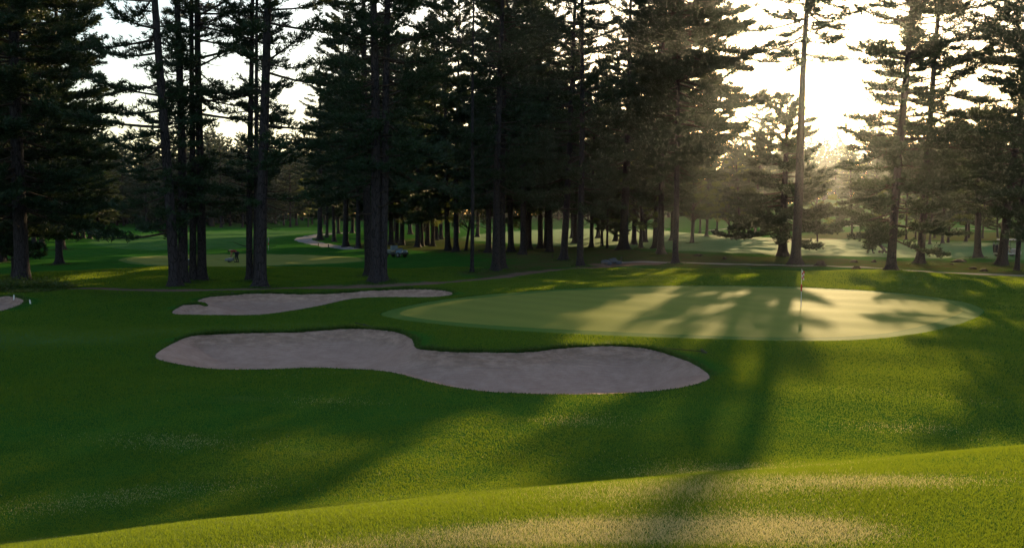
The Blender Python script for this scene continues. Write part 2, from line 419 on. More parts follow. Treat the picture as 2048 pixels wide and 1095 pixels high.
# ------------------------------------------------------------------ ground grid
az = np.concatenate([np.linspace(-180, -42, 60)[:-1], np.linspace(-42, 42, 1000), np.linspace(42, 180, 60)[1:]])
az = np.radians(az)
rr = np.concatenate([[.25, .8, 1.4, 2.0], np.geomspace(2.4, 70, 800), np.geomspace(70, 420, 230)[1:], np.geomspace(420, 1300, 24)[1:]])
A, RR = np.meshgrid(az, rr)
GX = RR * np.sin(A); GY = RR * np.cos(A)
nr, nc = GX.shape
gx = GX.ravel(); gy = GY.ravel()
gz = hb(gx, gy)
S_B = [sdf(gx, gy, P) for P in (P_B1, P_B2, P_B3)]
S_SAND = np.minimum(np.minimum(S_B[0], S_B[1]), S_B[2])
S_GREEN = sdf(gx, gy, P_GREEN); S_PG = sdf(gx, gy, P_PG)
S_CART = np.minimum(np.minimum(sdf(gx, gy, L_CART1, False, 4, 1.5), sdf(gx, gy, L_CART2, False, 4, .65)), sdf(gx, gy, L_CART3, False, 4, .8))
S_DIRT = np.minimum(sdf(gx, gy, L_DIRT, False, 4, .85), sdf(gx, gy, L_DIRT2, False, 4, 2.2))
for _t in TREES:
    _p = hit(_t[1], _t[2])
    _m = (np.abs(gx - _p[0]) < 4) & (np.abs(gy - _p[1]) < 4)
    S_DIRT[_m] = np.minimum(S_DIRT[_m], np.hypot(gx[_m] - _p[0], gy[_m] - _p[1]) - .55 - _t[4] * _p[1] / F * .5)
S_FAIR = np.minimum(np.minimum(sdf(gx, gy, P_FAIR, margin=8), np.maximum(sdf(gx, gy, P_FAIR2, margin=8), -2.0) + 2.3), sdf(gx, gy, P_FAIR3, margin=4) + .8)
S_STRAW = np.minimum(np.minimum(sdf(gx, gy, P_STRAW, margin=12), sdf(gx, gy, P_STRAW2, margin=12)), sdf(gx, gy, P_STRAW3, margin=6) + 1.0)

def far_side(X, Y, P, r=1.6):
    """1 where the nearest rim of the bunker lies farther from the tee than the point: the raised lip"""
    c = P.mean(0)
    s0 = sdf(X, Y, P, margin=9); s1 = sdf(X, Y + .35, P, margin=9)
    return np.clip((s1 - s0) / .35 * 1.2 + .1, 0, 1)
depth = np.zeros_like(gz); lipa = np.zeros_like(gz)
for P, S, D in ((P_B1, S_B[0], .55), (P_B2, S_B[1], .42), (P_B3, S_B[2], .35)):
    m = S < 2.0
    if not m.any(): continue
    fs = far_side(gx[m], gy[m], P)
    s = -S[m]
    drop = (.02 + .24 * fs) * ss(-.04, .34, s) * ss(1.8, .3, s)
    depth[m] += np.where(s > -.04, drop + D * ss(0, 1.9, s), 0)
    # grass lip swells a little above the sand on the far side
    depth[m] -= fs * .12 * np.exp(-(s / .55) ** 2)
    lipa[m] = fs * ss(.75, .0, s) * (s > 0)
gz = gz - depth
gz = gz - .03 * ss(.0, -.15, S_CART) * 0 - .012 * ss(.05, -.05, S_DIRT)
sandn = (S_SAND < -.1)
gz = gz + np.where(sandn, .012 * np.sin(gx * 5.1 + 2 * np.sin(gy * 2.3)) * np.sin(gy * 6.3 + gx), 0)
V = np.stack([gx, gy, gz], 1)
ii = (np.arange(nr - 1)[:, None] * nc + np.arange(nc - 1)[None, :]).ravel()
Q = np.stack([ii, ii + 1, ii + nc + 1, ii + nc], 1)
pass
# vertex normals of the whole sheet
Vg = V.reshape(nr, nc, 3)
du = np.gradient(Vg, axis=1); dv = np.gradient(Vg, axis=0)
NN = np.cross(du, dv); NN /= np.linalg.norm(NN, axis=2, keepdims=True) + 1e-12
NN = np.where(NN[:, :, 2:3] < 0, -NN, NN).reshape(-1, 3)
dry = (np.exp(-(((gy - .35 * gx) - 5.5) / 2.0) ** 2) * .3 + .15 * np.exp(-((gy - 22) / 8) ** 2) * ss(2, 8, gx)).clip(0, 1)
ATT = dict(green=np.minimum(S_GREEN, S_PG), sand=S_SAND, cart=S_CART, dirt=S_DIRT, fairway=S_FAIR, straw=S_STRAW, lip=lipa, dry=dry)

def avg(a): return (a[Q[:, 0]] + a[Q[:, 1]] + a[Q[:, 2]] + a[Q[:, 3]]) / 4
cat_ = np.zeros(len(Q), int)
cat_[avg(S_CART) < 0] = 6
cat_[avg(S_GREEN) < 0] = 1; cat_[avg(S_PG) < 0] = 2
for k_, S in enumerate(S_B): cat_[avg(S) < 0] = 3 + k_
names = ['ground', 'putting_green', 'practice_green', 'sand_bunker', 'sand_bunker', 'sand_bunker', 'cart_path']
for c_ in range(7):
    q = Q[cat_ == c_]
    if not len(q): continue
    used, inv = np.unique(q, return_inverse=True)
    me = make_mesh(names[c_], V[used], inv.reshape(-1, 4), None, [M_GROUND], True)
    for an, av in ATT.items():
        a_ = me.attributes.new(an, 'FLOAT', 'POINT'); a_.data.foreach_set('value', av[used].astype(np.float32))
    me.normals_split_custom_set_from_vertices(NN[used].tolist())
    tag(link(names[c_], me), None, None, kind='structure')

# interpolated real height incl. bunkers for placing grass
def sdf_points(X, Y):
    s = np.full(X.shape, 9.0)
    for P in (P_B1, P_B2, P_B3, P_GREEN): s = np.minimum(s, sdf(X, Y, P))
    return s

# ------------------------------------------------------------------ grass blades near the tee
def blades(X, Y, H, W, rs, lean=.5, Z=None):
    n = len(X); Z = hb(X, Y) if Z is None else Z
    a = rs.uniform(0, 2 * np.pi, n); ln = rs.normal(0, lean, (n, 2))
    b = np.stack([X, Y, Z - .004], 1)
    wv = np.stack([np.cos(a), np.sin(a), np.zeros(n)], 1) * (W * .5)[:, None]
    tip = b + np.stack([ln[:, 0] * H, ln[:, 1] * H, H], 1)
    return np.stack([b - wv, b + wv, tip], 1).reshape(-1, 3)

rs = np.random.RandomState(3)
N = 2200000
d = np.exp(rs.uniform(math.log(2.6), math.log(24), N)); t_ = rs.uniform(-R(40), R(40), N)
X = d * np.sin(t_); Y = d * np.cos(t_)
k = (sdf_points(X, Y) > .03) & (rs.rand(N) > ss(13, 24, d) * .9)
X, Y, d = X[k], Y[k], d[k]
cl = np.sin(X * 2.1 + np.sin(Y * 1.7) * 2) * np.sin(Y * 2.6 + np.sin(X * 1.1) * 2)
Hh = (.014 + .018 * rs.rand(len(X))) * (1 + .25 * cl)
Ww = np.maximum(.0030, .00062 * d) * rs.uniform(.7, 1.3, len(X))
gB = blades(X, Y, Hh, Ww, rs)
pn = np.sin(X * .9 + 1.2 * np.sin(Y * 1.3)) * .5 + np.sin(Y * 1.9 + X * .4 + np.sin(X * .6)) * .5 + rs.normal(0, .35, len(X))
gg = lambda a, b, c_, d_: np.exp(-((X - a) / c_) ** 2 - ((Y - b) / d_) ** 2)
dr = np.clip(1.6 * gg(.3, 5.6, 1.1, .42) + 1.5 * gg(1.9, 5.6, .9, .45) + 1.2 * gg(3.6, 7.2, 1.6, .5) + .9 * gg(1.2, 8.0, 1.8, .5) + .8 * gg(-1.4, 5.2, 1.2, .4) + .12 * gg(6, 12, 4, 3), 0, 1.3)
pale = (pn * .7 + dr * .8) > .85
nb = len(X)
# a second, coarser sowing over the lower turf, the mounds and the ground behind the green
N2 = 1500000
d2 = np.exp(rs.uniform(math.log(18), math.log(72), N2)); t2 = rs.uniform(-R(37), R(37), N2)
X2 = d2 * np.sin(t2); Y2 = d2 * np.cos(t2)
k = (sdf_points(X2, Y2) > .04) & (sdf(X2, Y2, P_PG) > 0) & (sdf(X2, Y2, L_CART2, False, 4, 1.0) > 0) & (sdf(X2, Y2, L_DIRT, False, 4, .9) > 0)
k &= (sdf(X2, Y2, P_STRAW, margin=3) > 1.5 * rs.rand(N2)) & (rs.rand(N2) < ss(17, 25, d2))
X2, Y2, d2 = X2[k], Y2[k], d2[k]
gB = np.concatenate([gB, blades(X2, Y2, (.02 + .025 * rs.rand(len(X2))) * (1 + .008 * d2), np.maximum(.012, .00065 * d2) * rs.uniform(.7, 1.3, len(X2)), rs)])
pale = np.concatenate([pale, np.zeros(len(X2), bool)]); nb = nb + len(X2)
me = make_mesh('grass', gB, None, np.arange(nb * 3).reshape(-1, 3), [M_GRASS, M_DRYG])
me.polygons.foreach_set('material_index', pale.astype(np.int32))
tag(link('grass', me), 'short mown rough grass, dewy and backlit, on the slope before the bunker', 'grass', kind='stuff')

def lip_grass(P, rs, n_per=90, label='', k_=1.0):
    out = []
    N_ = len(P)
    for i in range(N_):
        a, b = P[i], P[(i + 1) % N_]; L = np.linalg.norm(b - a); m = int(L * n_per) + 1
        t = rs.rand(m); X = a[0] + (b[0] - a[0]) * t; Y = a[1] + (b[1] - a[1]) * t
        fs = far_side(X, Y, P)
        nx, ny = (b - a)[1] / (L + 1e-9), -(b - a)[0] / (L + 1e-9)
        off = rs.normal(.05, .10, m) ;
        sgn = 1.0
        X2 = X + nx * off * sgn; Y2 = Y + ny * off * sgn
        ins = inside(X2, Y2, P); X2 = np.where(ins, X - nx * off, X2); Y2 = np.where(ins, Y - ny * off, Y2)
        k = rs.rand(m) < (.25 + .75 * fs)
        clump = .6 + .8 * (np.sin(X2 * 3.1) * np.sin(X2 * 1.3 + 2) * .5 + .5)
        H = k_ * (.04 + .09 * fs * clump) * rs.uniform(.5, 1.3, m)
        out.append(blades(X2[k], Y2[k], H[k], np.full(k.sum(), .028), rs, .7, hb(X2[k], Y2[k]) + (.10 if k_ == 1 else 0) * fs[k]))
    V = np.concatenate(out)
    me = make_mesh('grass', V, None, np.arange(len(V)).reshape(-1, 3), [M_TUFT])
    tag(link('grass', me), label, 'grass', kind='stuff')
lip_grass(P_B1, rs, 420, 'ragged long grass hanging over the rim of the near bunker')
lip_grass(P_B2, rs, 260, 'ragged grass along the rim of the far double bunker')
lip_grass(P_GREEN, rs, 70, 'slightly longer grass where the collar of the near green meets the rough', .35)
lip_grass(P_B3, rs, 120, 'ragged grass around the small bunker at the left edge')

# ------------------------------------------------------------------ trees
def tubes(P, Rr, sides=4):
    """P (B,K,3) centre lines, Rr (B,K) radii -> vertices, quads"""
    B, K, _ = P.shape
    T = np.gradient(P, axis=1); T /= np.linalg.norm(T, axis=2, keepdims=True) + 1e-9
    ref = np.where(np.abs(T[:, :, 2:3]) > .9, np.array([1., 0, 0]), np.array([0, 0, 1.]))
    U = np.cross(T, ref); U /= np.linalg.norm(U, axis=2, keepdims=True) + 1e-9
    W_ = np.cross(T, U)
    a = np.arange(sides) * 2 * np.pi / sides
    V = P[:, :, None, :] + Rr[:, :, None, None] * (U[:, :, None, :] * np.cos(a)[None, None, :, None] + W_[:, :, None, :] * np.sin(a)[None, None, :, None])
    b = np.arange(B)[:, None, None] * K * sides; k = np.arange(K - 1)[None, :, None] * sides; s = np.arange(sides)[None, None, :]; s2 = (s + 1) % sides
    Qd = np.stack(np.broadcast_arrays(b + k + s, b + k + s2, b + k + sides + s2, b + k + sides + s), -1).reshape(-1, 4)
    return V.reshape(-1, 3), Qd

def trunk_mesh(H, r0, rs, bend=.12, sides=12, flare=1.0):
    K = 26
    t = np.concatenate([[-.012, 0, .006, .014, .026, .045], np.linspace(.07, 1, K - 6)]); z = t * H
    ph = rs.uniform(0, 6.28, 4)
    cx = bend * (np.sin(z * .22 + ph[0]) - np.sin(ph[0])) ; cy = bend * (np.sin(z * .19 + ph[1]) - np.sin(ph[1]))
    r = r0 * (1 - .88 * np.clip(t, 0, 1) ** 1.15) + flare * r0 * 1.0 * np.exp(-np.clip(z, 0, None) / (r0 * 1.1))
    a = np.arange(sides) * 2 * np.pi / sides
    root = 1 + flare * .28 * np.exp(-np.clip(z, 0, None) / (r0 * 1.2))[:, None] * np.sin(a * 3 + ph[2])[None, :] + .05 * np.sin(a * 5 + ph[3])[None, :]
    V = np.stack([cx[:, None] + r[:, None] * root * np.cos(a), cy[:, None] + r[:, None] * root * np.sin(a), np.repeat(z[:, None], sides, 1)], -1)
    k = np.arange(K - 1)[:, None] * sides; s = np.arange(sides)[None, :]; s2 = (s + 1) % sides
    Qd = np.stack(np.broadcast_arrays(k + s, k + s2, k + sides + s2, k + sides + s), -1).reshape(-1, 4)
    f = lambda zz: (np.interp(zz, z, cx), np.interp(zz, z, cy), np.interp(zz, z, r))
    return V.reshape(-1, 3), Qd, f

def needles_from(Pt, Dt, rs, m, ln, wd, spread=.9):
    n = len(Pt)
    D = np.repeat(Dt, m, 0) + rs.normal(0, spread * .6, (n * m, 3))
    D /= np.linalg.norm(D, axis=1, keepdims=True) + 1e-9
    B = np.repeat(Pt, m, 0) + rs.normal(0, .05, (n * m, 3))
    Rn = rs.normal(0, 1, (n * m, 3)); Wv = np.cross(D, Rn); Wv /= np.linalg.norm(Wv, axis=1, keepdims=True) + 1e-9
    L = (ln * rs.uniform(.7, 1.25, n * m))[:, None]
    return np.stack([B - Wv * wd * .5, B + Wv * wd * .5, B + D * L], 1).reshape(-1, 3)

def pine(seed, H, r0, z0, Rm, dens=1.0, bias=None, sparse=.12, step=.8, m=6, fol0=.3, top_pow=.75, ln=.24, wd=.055, bend=.06, stubs=True, low=.7, droop=.06):
    """returns three meshes: trunk, limbs, needles (white-pine habit: flat plates of tufts on level limbs)"""
    rs = np.random.RandomState(seed)
    tv, tq, fc = trunk_mesh(H, r0, rs, bend)
    BP = []; BR = []; PT = []; DT = []
    z = z0
    S6 = np.linspace(0, 1, 7)
    def limb(z, az_, L, el, foliated, t):
        cx, cy, cr = fc(z)
        dx, dy = math.sin(az_), math.cos(az_)
        sid = rs.normal(0, .10) * L
        upt = rs.uniform(.03, .13) * L; dr_ = droop * L * (1 - t) * rs.uniform(.4, 1.8)
        def pos(s):
            r_ = L * s * math.cos(el)
            return np.stack([cx + dx * r_ - dy * sid * s * s, cy + dy * r_ + dx * sid * s * s,
                             z + L * s * math.sin(el) - dr_ * np.sin(np.pi * np.clip(s, 0, 1) * .8) + upt * s ** 3], -1)
        BP.append(pos(S6)); br = min(cr * .45, .018 + .011 * L)
        BR.append(br * (1 - .85 * S6) + .004)
        if not foliated: return
        f0 = fol0 * rs.uniform(.6, 1.3) if L > 1.2 else .08
        n = max(3, int(L * (1 - f0) / .24 * dens) * 2)
        s = f0 + (1 - f0) * (np.arange(n) + rs.rand(n)) / n
        side = np.where(np.arange(n) % 2 == 0, 1.0, -1.0)
        prof = np.sin(np.pi * np.clip((s - f0) / (1 - f0) * .82 + .16, 0, 1)) ** .8
        tl = (.25 + .20 * L) * prof * rs.uniform(.35, 1.2, n) * (.55 + .45 * np.sin(s * rs.uniform(8, 14) * (1 + L * .15) + rs.uniform(0, 6)))
        P0 = pos(s)
        aa = az_ + side * np.radians(rs.uniform(35, 75, n))
        up = rs.uniform(-.08, .62, n)
        tw = np.stack([np.sin(aa), np.cos(aa), up], -1)
        K = max(1, int(tl.max() / .2) + 1)
        kk = (np.arange(K)[None, :] + rs.rand(n, K)) * .2
        tl = np.maximum(tl, .1); msk = kk < tl[:, None]
        Pk = P0[:, None, :] + tw[:, None, :] * kk[:, :, None]
        Pk[:, :, 2] += rs.normal(0, .09, (n, K)) - .06 * kk ** 2
        Dk = np.broadcast_to(tw[:, None, :], Pk.shape) * .7 + np.array([dx * .4, dy * .4, .45])
        PT.append(Pk[msk]); DT.append(Dk[msk])
        ax = pos(np.linspace(max(f0, .45), 1.0, max(3, int(L * (1 - f0) / .16))))
        PT.append(ax); DT.append(np.tile(np.array([dx * .8, dy * .8, .5]), (len(ax), 1)))
        # thin side twigs as wood
        kx = rs.rand(n) < .35
        if kx.any():
            q = np.linspace(0, 1, 7)[None, :, None]
            BP.extend(list((P0[kx][:, None, :] + tw[kx][:, None, :] * (tl[kx] * .9)[:, None, None] * q)))
            BR.extend([np.linspace(.011, .004, 7)] * int(kx.sum()))
    while z < H - .4:
        t = (z - z0) / (H - z0)
        prof = (low + (1 - low) * min(1, t / .22)) * (1 - max(0, t - .12) / .88) ** top_pow
        if rs.rand() > sparse:
            nb = rs.randint(3, 6); a0 = rs.uniform(0, 6.28)
            for k in range(nb):
                az_ = a0 + k * 6.283 / nb + rs.normal(0, .3)
                L = (Rm * prof + .35) * rs.uniform(.5, 1.12)
                if bias is not None: L *= max(.18, 1 + bias[1] * math.cos(az_ - bias[0]))
                if rs.rand() < sparse * .9: L *= .45
                el = R(-6 + 42 * t ** 1.6 + rs.normal(0, 10))
                limb(z + rs.normal(0, .28), az_, L, el, True, t)
        z += step * rs.uniform(.7, 1.3)
    if stubs:
        zz = max(1.8, z0 * .25)
        while zz < z0 + (H - z0) * .45:
            if rs.rand() < .75: limb(zz, rs.uniform(0, 6.28), rs.uniform(.4, 2.2 if zz > z0 * .6 else 1.2), R(rs.uniform(-15, 20)), False, .3)
            zz += rs.uniform(.3, .9)
    # leader
    cx, cy, _ = fc(H); PT.append(np.stack([np.full(5, cx), np.full(5, cy), H - np.linspace(0, .7, 5)], -1)); DT.append(np.tile([0, 0, 1.], (5, 1)))
    bv, bq = tubes(np.array(BP), np.array(BR), 4)
    Pt = np.concatenate(PT); Dt = np.concatenate(DT)
    nv = needles_from(Pt, Dt, rs, m, ln, wd)
    return (make_mesh('trunk', tv, tq, None, [M_BARK], True), make_mesh('limbs', bv, bq, None, [M_TWIG]),
            make_mesh('needles', nv, None, np.arange(len(nv)).reshape(-1, 3), [M_NEEDLE]))

def broadleaf(seed, H, r0, z0, Rm, n_cl=70, leaves=260, size=.13, bend=.25, clr=.75):
    rs = np.random.RandomState(seed)
    tv, tq, fc = trunk_mesh(H * .93, r0, rs, bend, flare=.7)
    BP = []; BR = []; PT = []
    for i in range(n_cl):
        u = rs.uniform(0, 1); zc = z0 + (H - z0) * u
        rad = Rm * math.sin(math.pi * min(1, .18 + .78 * u)) ** .7 * rs.uniform(.35, 1.05)
        a = rs.uniform(0, 6.28); zb = max(z0 * .7, zc - rad * rs.uniform(.3, .8))
        cx, cy, cr = fc(zb)
        s = np.linspace(0, 1, 7)[:, None]
        e = np.array([cx + rad * math.cos(a), cy + rad * math.sin(a), zc])
        st = np.array([cx, cy, zb])
        c = st + (e - st) * s; c[:, 2] += .12 * rad * np.sin(np.pi * s[:, 0]); BP.append(c); BR.append((.015 + .012 * rad) * (1 - .8 * s[:, 0]) + .004)
        m_ = int(leaves * rs.uniform(.5, 1.3)); sc = clr * rs.uniform(.6, 1.3)
        q = rs.normal(0, 1, (m_, 3)); q /= np.linalg.norm(q, axis=1, keepdims=True); q *= (rs.rand(m_, 1) ** .45) * sc; q[:, 2] *= .55
        PT.append(e + q)
    P = np.concatenate(PT); n = len(P)
    D = rs.normal(0, 1, (n, 3)); D[:, 2] -= .4; D /= np.linalg.norm(D, axis=1, keepdims=True)
    Wv = np.cross(D, rs.normal(0, 1, (n, 3))); Wv /= np.linalg.norm(Wv, axis=1, keepdims=True) + 1e-9
    L = (size * rs.uniform(.7, 1.3, n))[:, None]
    Vv = np.stack([P, P + D * L * .5 + Wv * L * .38, P + D * L, P + D * L * .5 - Wv * L * .38], 1).reshape(-1, 3)
    bv, bq = tubes(np.array(BP), np.array(BR), 4)
    return (make_mesh('trunk', tv, tq, None, [M_BARK], True), make_mesh('limbs', bv, bq, None, [M_TWIG]),
            make_mesh('leaves', Vv, np.arange(n * 4).reshape(-1, 4), None, [M_LEAF]))

PARTS = {'p': ('trunk', 'limbs', 'needles'), 'b': ('trunk', 'limbs', 'leaves')}
def put_tree(kind, meshes, loc, rz=0.0, lean=0.0, scale=1.0, wide=None, label=None, group=None, name=None, depth_sink=.05):
    root = empty(name or ('pine_tree' if kind == 'p' else 'leafy_tree'), (loc[0], loc[1], loc[2] - depth_sink), label, 'pine tree' if kind == 'p' else 'tree', group)
    m = Matrix.Rotation(lean, 3, 'Y') @ Matrix.Rotation(rz, 3, 'Z')
    root.rotation_euler = m.to_euler()
    root.scale = (wide or scale, wide or scale, scale)
    for nm, me in zip(PARTS[kind], meshes):
        link(nm, me, root)
    return root

def base(px, py): return hit(px, py)
def at_depth(px, Y):
    X = (px - 1024) / F * (Y * _cp + 0) ; return np.array([X, Y, h1(X, Y)])

for i, (kd, xb, yb, xt, wpx, H, z0, Rm, opt, lab) in enumerate(TREES):
    p = base(xb, yb); dpt = p[1]
    r0 = wpx * dpt / F * .5
    ht = 440 / F * dpt
    lean = math.atan(((xt - 1024) / F * (dpt * _cp - ht * _sp) - p[0]) / (CAMZ + ht))
    o_ = dict(opt)
    if kd == 'p':
        if xb not in (1565, 640): H *= 1.2; o_.setdefault('top_pow', .5)
        o_['dens'] = o_.get('dens', 1) * 1.6; o_.setdefault('ln', .27); o_.setdefault('wd', .07)
        me = pine(100 + i, H, r0, z0, Rm, **o_)
    else: me = broadleaf(100 + i, H, r0, z0, Rm, **o_)
    put_tree(kd, me, p, 0, lean, label=lab)

# --- shared meshes for the rest
rs = np.random.RandomState(11)
PV = [pine(500 + k, 30, .32, z0, Rm, dens=1.8, sparse=.02, step=.72, m=7, ln=.36, wd=.10, low=.85, stubs=(k % 2 == 0), top_pow=.6)
      for k, (z0, Rm) in enumerate([(5.5, 6.0), (6.5, 5.4), (4.6, 6.2), (6.5, 5.6), (7.5, 5.2)])]
BVS = [broadleaf(600 + k, 16, .20, 3.2, 5.0, n_cl=90, leaves=230, size=.2) for k in range(3)]
# trunks of the middle wood, a few of them added for their shadow (base pixel, width, height)
WOOD = [
 (654, 475, 8, 33, 'pine of the middle wood in its leftmost row, by the path bend', 0), (668, 483, 9, 33, 'pine standing where the paved path leaves the wood', 0),
 (677, 467, 7, 32, '', 0), (691, 493, 11, 33, 'pine just right of the paved path end, foot in brown straw', 0), (717, 496, 8, 30, 'pine between the path end and the pine clump by the utility cart', 0),
 (783, 489, 9, 33, 'left pine of the trio right behind the utility cart', 0), (794, 486, 9, 33, 'middle pine of the trio right behind the utility cart', 0), (804, 490, 9, 31, 'right pine of the trio right behind the utility cart', 0),
 (836, 494, 6, 28, 'thin pine right of the utility cart', 0), (855, 491, 8, 30, '', 0), (866, 492, 6, 27, '', 0), (873, 480, 7, 33, '', 0),
 (896, 501, 14, 32, 'left of two pines with flared feet on the turf edge right of the utility cart', 0), (912, 503, 11, 32, 'right of two pines with flared feet on the turf edge right of the utility cart', 0),
 (977, 505, 11, 32, 'pine behind the thin pole pine and the two close pines', 0), (1022, 503, 12, 32, 'pine right of the two close pines, its foot in sunlit grass', 0),
 (1046, 509, 15, 31, 'stout pine with dark foot in the centre of the middle wood', 0), (1057, 498, 10, 32, '', 0), (1081, 496, 8, 31, 'slim pine between two stout trunks in the middle wood', 0),
 (1092, 496, 9, 31, '', 0), (1100, 503, 14, 32, 'stout pine with flared foot left of the leaning pine', 0), (1183, 494, 6, 26, 'thin pine right behind the foremost trunk of the middle wood', 0),
 (1214, 496, 4, 15, 'sapling-thin pine left of the widely flared pine', 0), (1310, 496, 11, 31, 'pine behind the last two trunks of the middle wood', 0),
 (1145, 476, 9, 34, '', 0), (1196, 476, 9, 34, '', 0), (1290, 484, 9, 34, '', 0), (1345, 480, 9, 34, '', 0),  # added pines, put in at the rear to shade the left slope
 (882, 478, 8, 32, '', 0), (760, 474, 9, 33, '', 0), (735, 471, 9, 33, '', 0), (705, 466, 8, 33, '', 0), (820, 468, 9, 33, '', 0), (955, 474, 9, 32, '', 0), (1000, 470, 9, 32, '', 0),
 (1268, 489, 9, 33, '', 0), (1150, 486, 9, 33, '', 0), (1232, 482, 9, 33, '', 0),
 (690, 460, 7, 34, '', 0), (790, 463, 8, 33, '', 0), (850, 464, 8, 33, '', 0), (915, 466, 8, 33, '', 0),
]
_u = ['', 'first', 'second', 'third', 'fourth', 'fifth', 'sixth', 'seventh', 'eighth', 'ninth', 'tenth', 'eleventh', 'twelfth', 'thirteenth', 'fourteenth', 'fifteenth', 'sixteenth', 'seventeenth', 'eighteenth', 'nineteenth', 'twentieth']
def nth(k): return _u[k] if k <= 20 else ('twenty ' if k < 30 else 'thirty ') + _u[k % 10] if k % 10 else 'thirtieth'
_rear = sorted(q[0] for q in WOOD if not q[4])
G1 = 'tall pines packed in the middle wood'
for k, (xb, yb, wpx, H, lab, _) in enumerate(WOOD):
    p = base(xb, yb); wr = wpx * p[1] / F * .5
    H = H * (.80 if xb < 690 else 1) * rs.uniform(.93, 1.05)
    sc = H / 30
    put_tree('p', PV[k % 5], p, rs.uniform(0, 6.28), rs.normal(0, .012), sc, sc * rs.uniform(.95, 1.1),
             lab or 'rear trunk deep in the middle wood, ' + nth(_rear.index(xb) + 1) + ' of those from the left', G1)

# groups of pines standing farther off on the left and right
FAR = [
 (156, 477), (167, 476), (180, 477), (197, 476), (84, 490), (68, 486), (140, 470), (104, 474), (50, 480), (20, 484), (-30, 480), (-80, 486)]
for k, (xb, yb) in enumerate(FAR):
    p = base(xb, yb)
    put_tree('p', PV[(k * 2) % 5], p, rs.uniform(0, 6.28), rs.normal(0, .01), rs.uniform(.72, .98) * (1.0 if xb < 150 else .8), 1.0,
             'straight pine in the row beyond the far left turf, ' + nth(sorted(q[0] for q in FAR).index(xb) - 6) + ' from the left' if xb > 130 else 'pine in the dark stand at the far left, ' + nth(sorted(q[0] for q in FAR).index(xb) + 1) + ' from the left', 'pines standing behind the far left turf')
RIGHT = [(1413, 472, .80), (1434, 465, .6), (1459, 473, .62), (1480, 474, .66), (1497, 468, .7), (1510, 470, .98), (1635, 483, .42), (1704, 471, .6), (1748, 474, .55),
 (1812, 479, .52), (1831, 479, .5), (1859, 488, .5), (1869, 476, .55), (1885, 486, .62), (1896, 485, .6), (1932, 483, .62), (1937, 476, .62), (1965, 476, .5), (1995, 474, .62), (2035, 478, .7),
 (2075, 482, .7), (2120, 486, .75), (1770, 478, .42), (1387, 463, .6), (1400, 466, .66)]
_rx = sorted(q[0] for q in RIGHT)
for k, (xb, yb, s_) in enumerate(RIGHT):
    p = base(xb, yb); od = ', ' + nth(_rx.index(xb) + 1) + ' from the left'
    if k % 4 == 2 and s_ < .65:
        put_tree('b', BVS[k % 3], p, rs.uniform(0, 6.28), rs.normal(0, .02), s_ * 1.6, s_ * 1.5, 'hazy leafy tree on the bank beyond the fairway' + od, 'hazy trees on the bank beyond the far fairway')
    else:
        put_tree('p', PV[k % 5], p, rs.uniform(0, 6.28), rs.normal(0, .02), s_, s_ * 1.1,
                 'hazy spire topped pine standing alone between the middle wood and the sun' if k == 5 else 'hazy pine on the bank beyond the fairway' + od, None if k == 5 else 'hazy trees on the bank beyond the far fairway')
# distant woods
k = 0
for Yd, x0, x1, sp, hs in ((255, -260, 640, 7.0, .84), (275, -260, 640, 6.5, .95), (300, -300, 700, 6.5, 1.04), (395, 560, 1500, 8.5, 1.15), (425, 500, 1560, 8, 1.3)):
    X0, X1 = (x0 - 1024) / F * Yd, (x1 - 1024) / F * Yd
    x = X0
    while x < X1:
        yy = Yd + rs.uniform(-7, 7); s_ = hs * rs.uniform(.82, 1.12)
        kd = 'b' if rs.rand() < .1 else 'p'
        me = BVS[rs.randint(3)] if kd == 'b' else PV[rs.randint(5)]
        put_tree(kd, me, (x, yy, h1(x, yy)), rs.uniform(0, 6.28), 0, s_ * (1.35 if kd == 'b' else 1), s_ * (1.3 if kd == 'b' else 1.15),
                 'distant tree in the blue hazy wood that closes the view', 'distant trees closing the view')
        x += sp * rs.uniform(.7, 1.3)
for Yd, x0, x1, sp, hs in ((350, 1380, 1660, 7, .85), (400, 1500, 2300, 7, .95), (430, 1560, 2350, 8, 1.15)):
    X0, X1 = (x0 - 1024) / F * Yd, (x1 - 1024) / F * Yd
    x = X0
    while x < X1:
        yy = Yd + rs.uniform(-9, 9); s_ = hs * rs.uniform(.8, 1.15)
        kd = 'b' if rs.rand() < .4 else 'p'
        me = BVS[rs.randint(3)] if kd == 'b' else PV[rs.randint(5)]
        put_tree(kd, me, (x, yy, h1(x, yy)), rs.uniform(0, 6.28), 0, s_ * (1.3 if kd == 'b' else 1), s_ * (1.3 if kd == 'b' else 1.15),
                 'misty tree on the skyline of the hill under the sun', 'misty trees along the hill skyline')
        x += sp * rs.uniform(.7, 1.3)

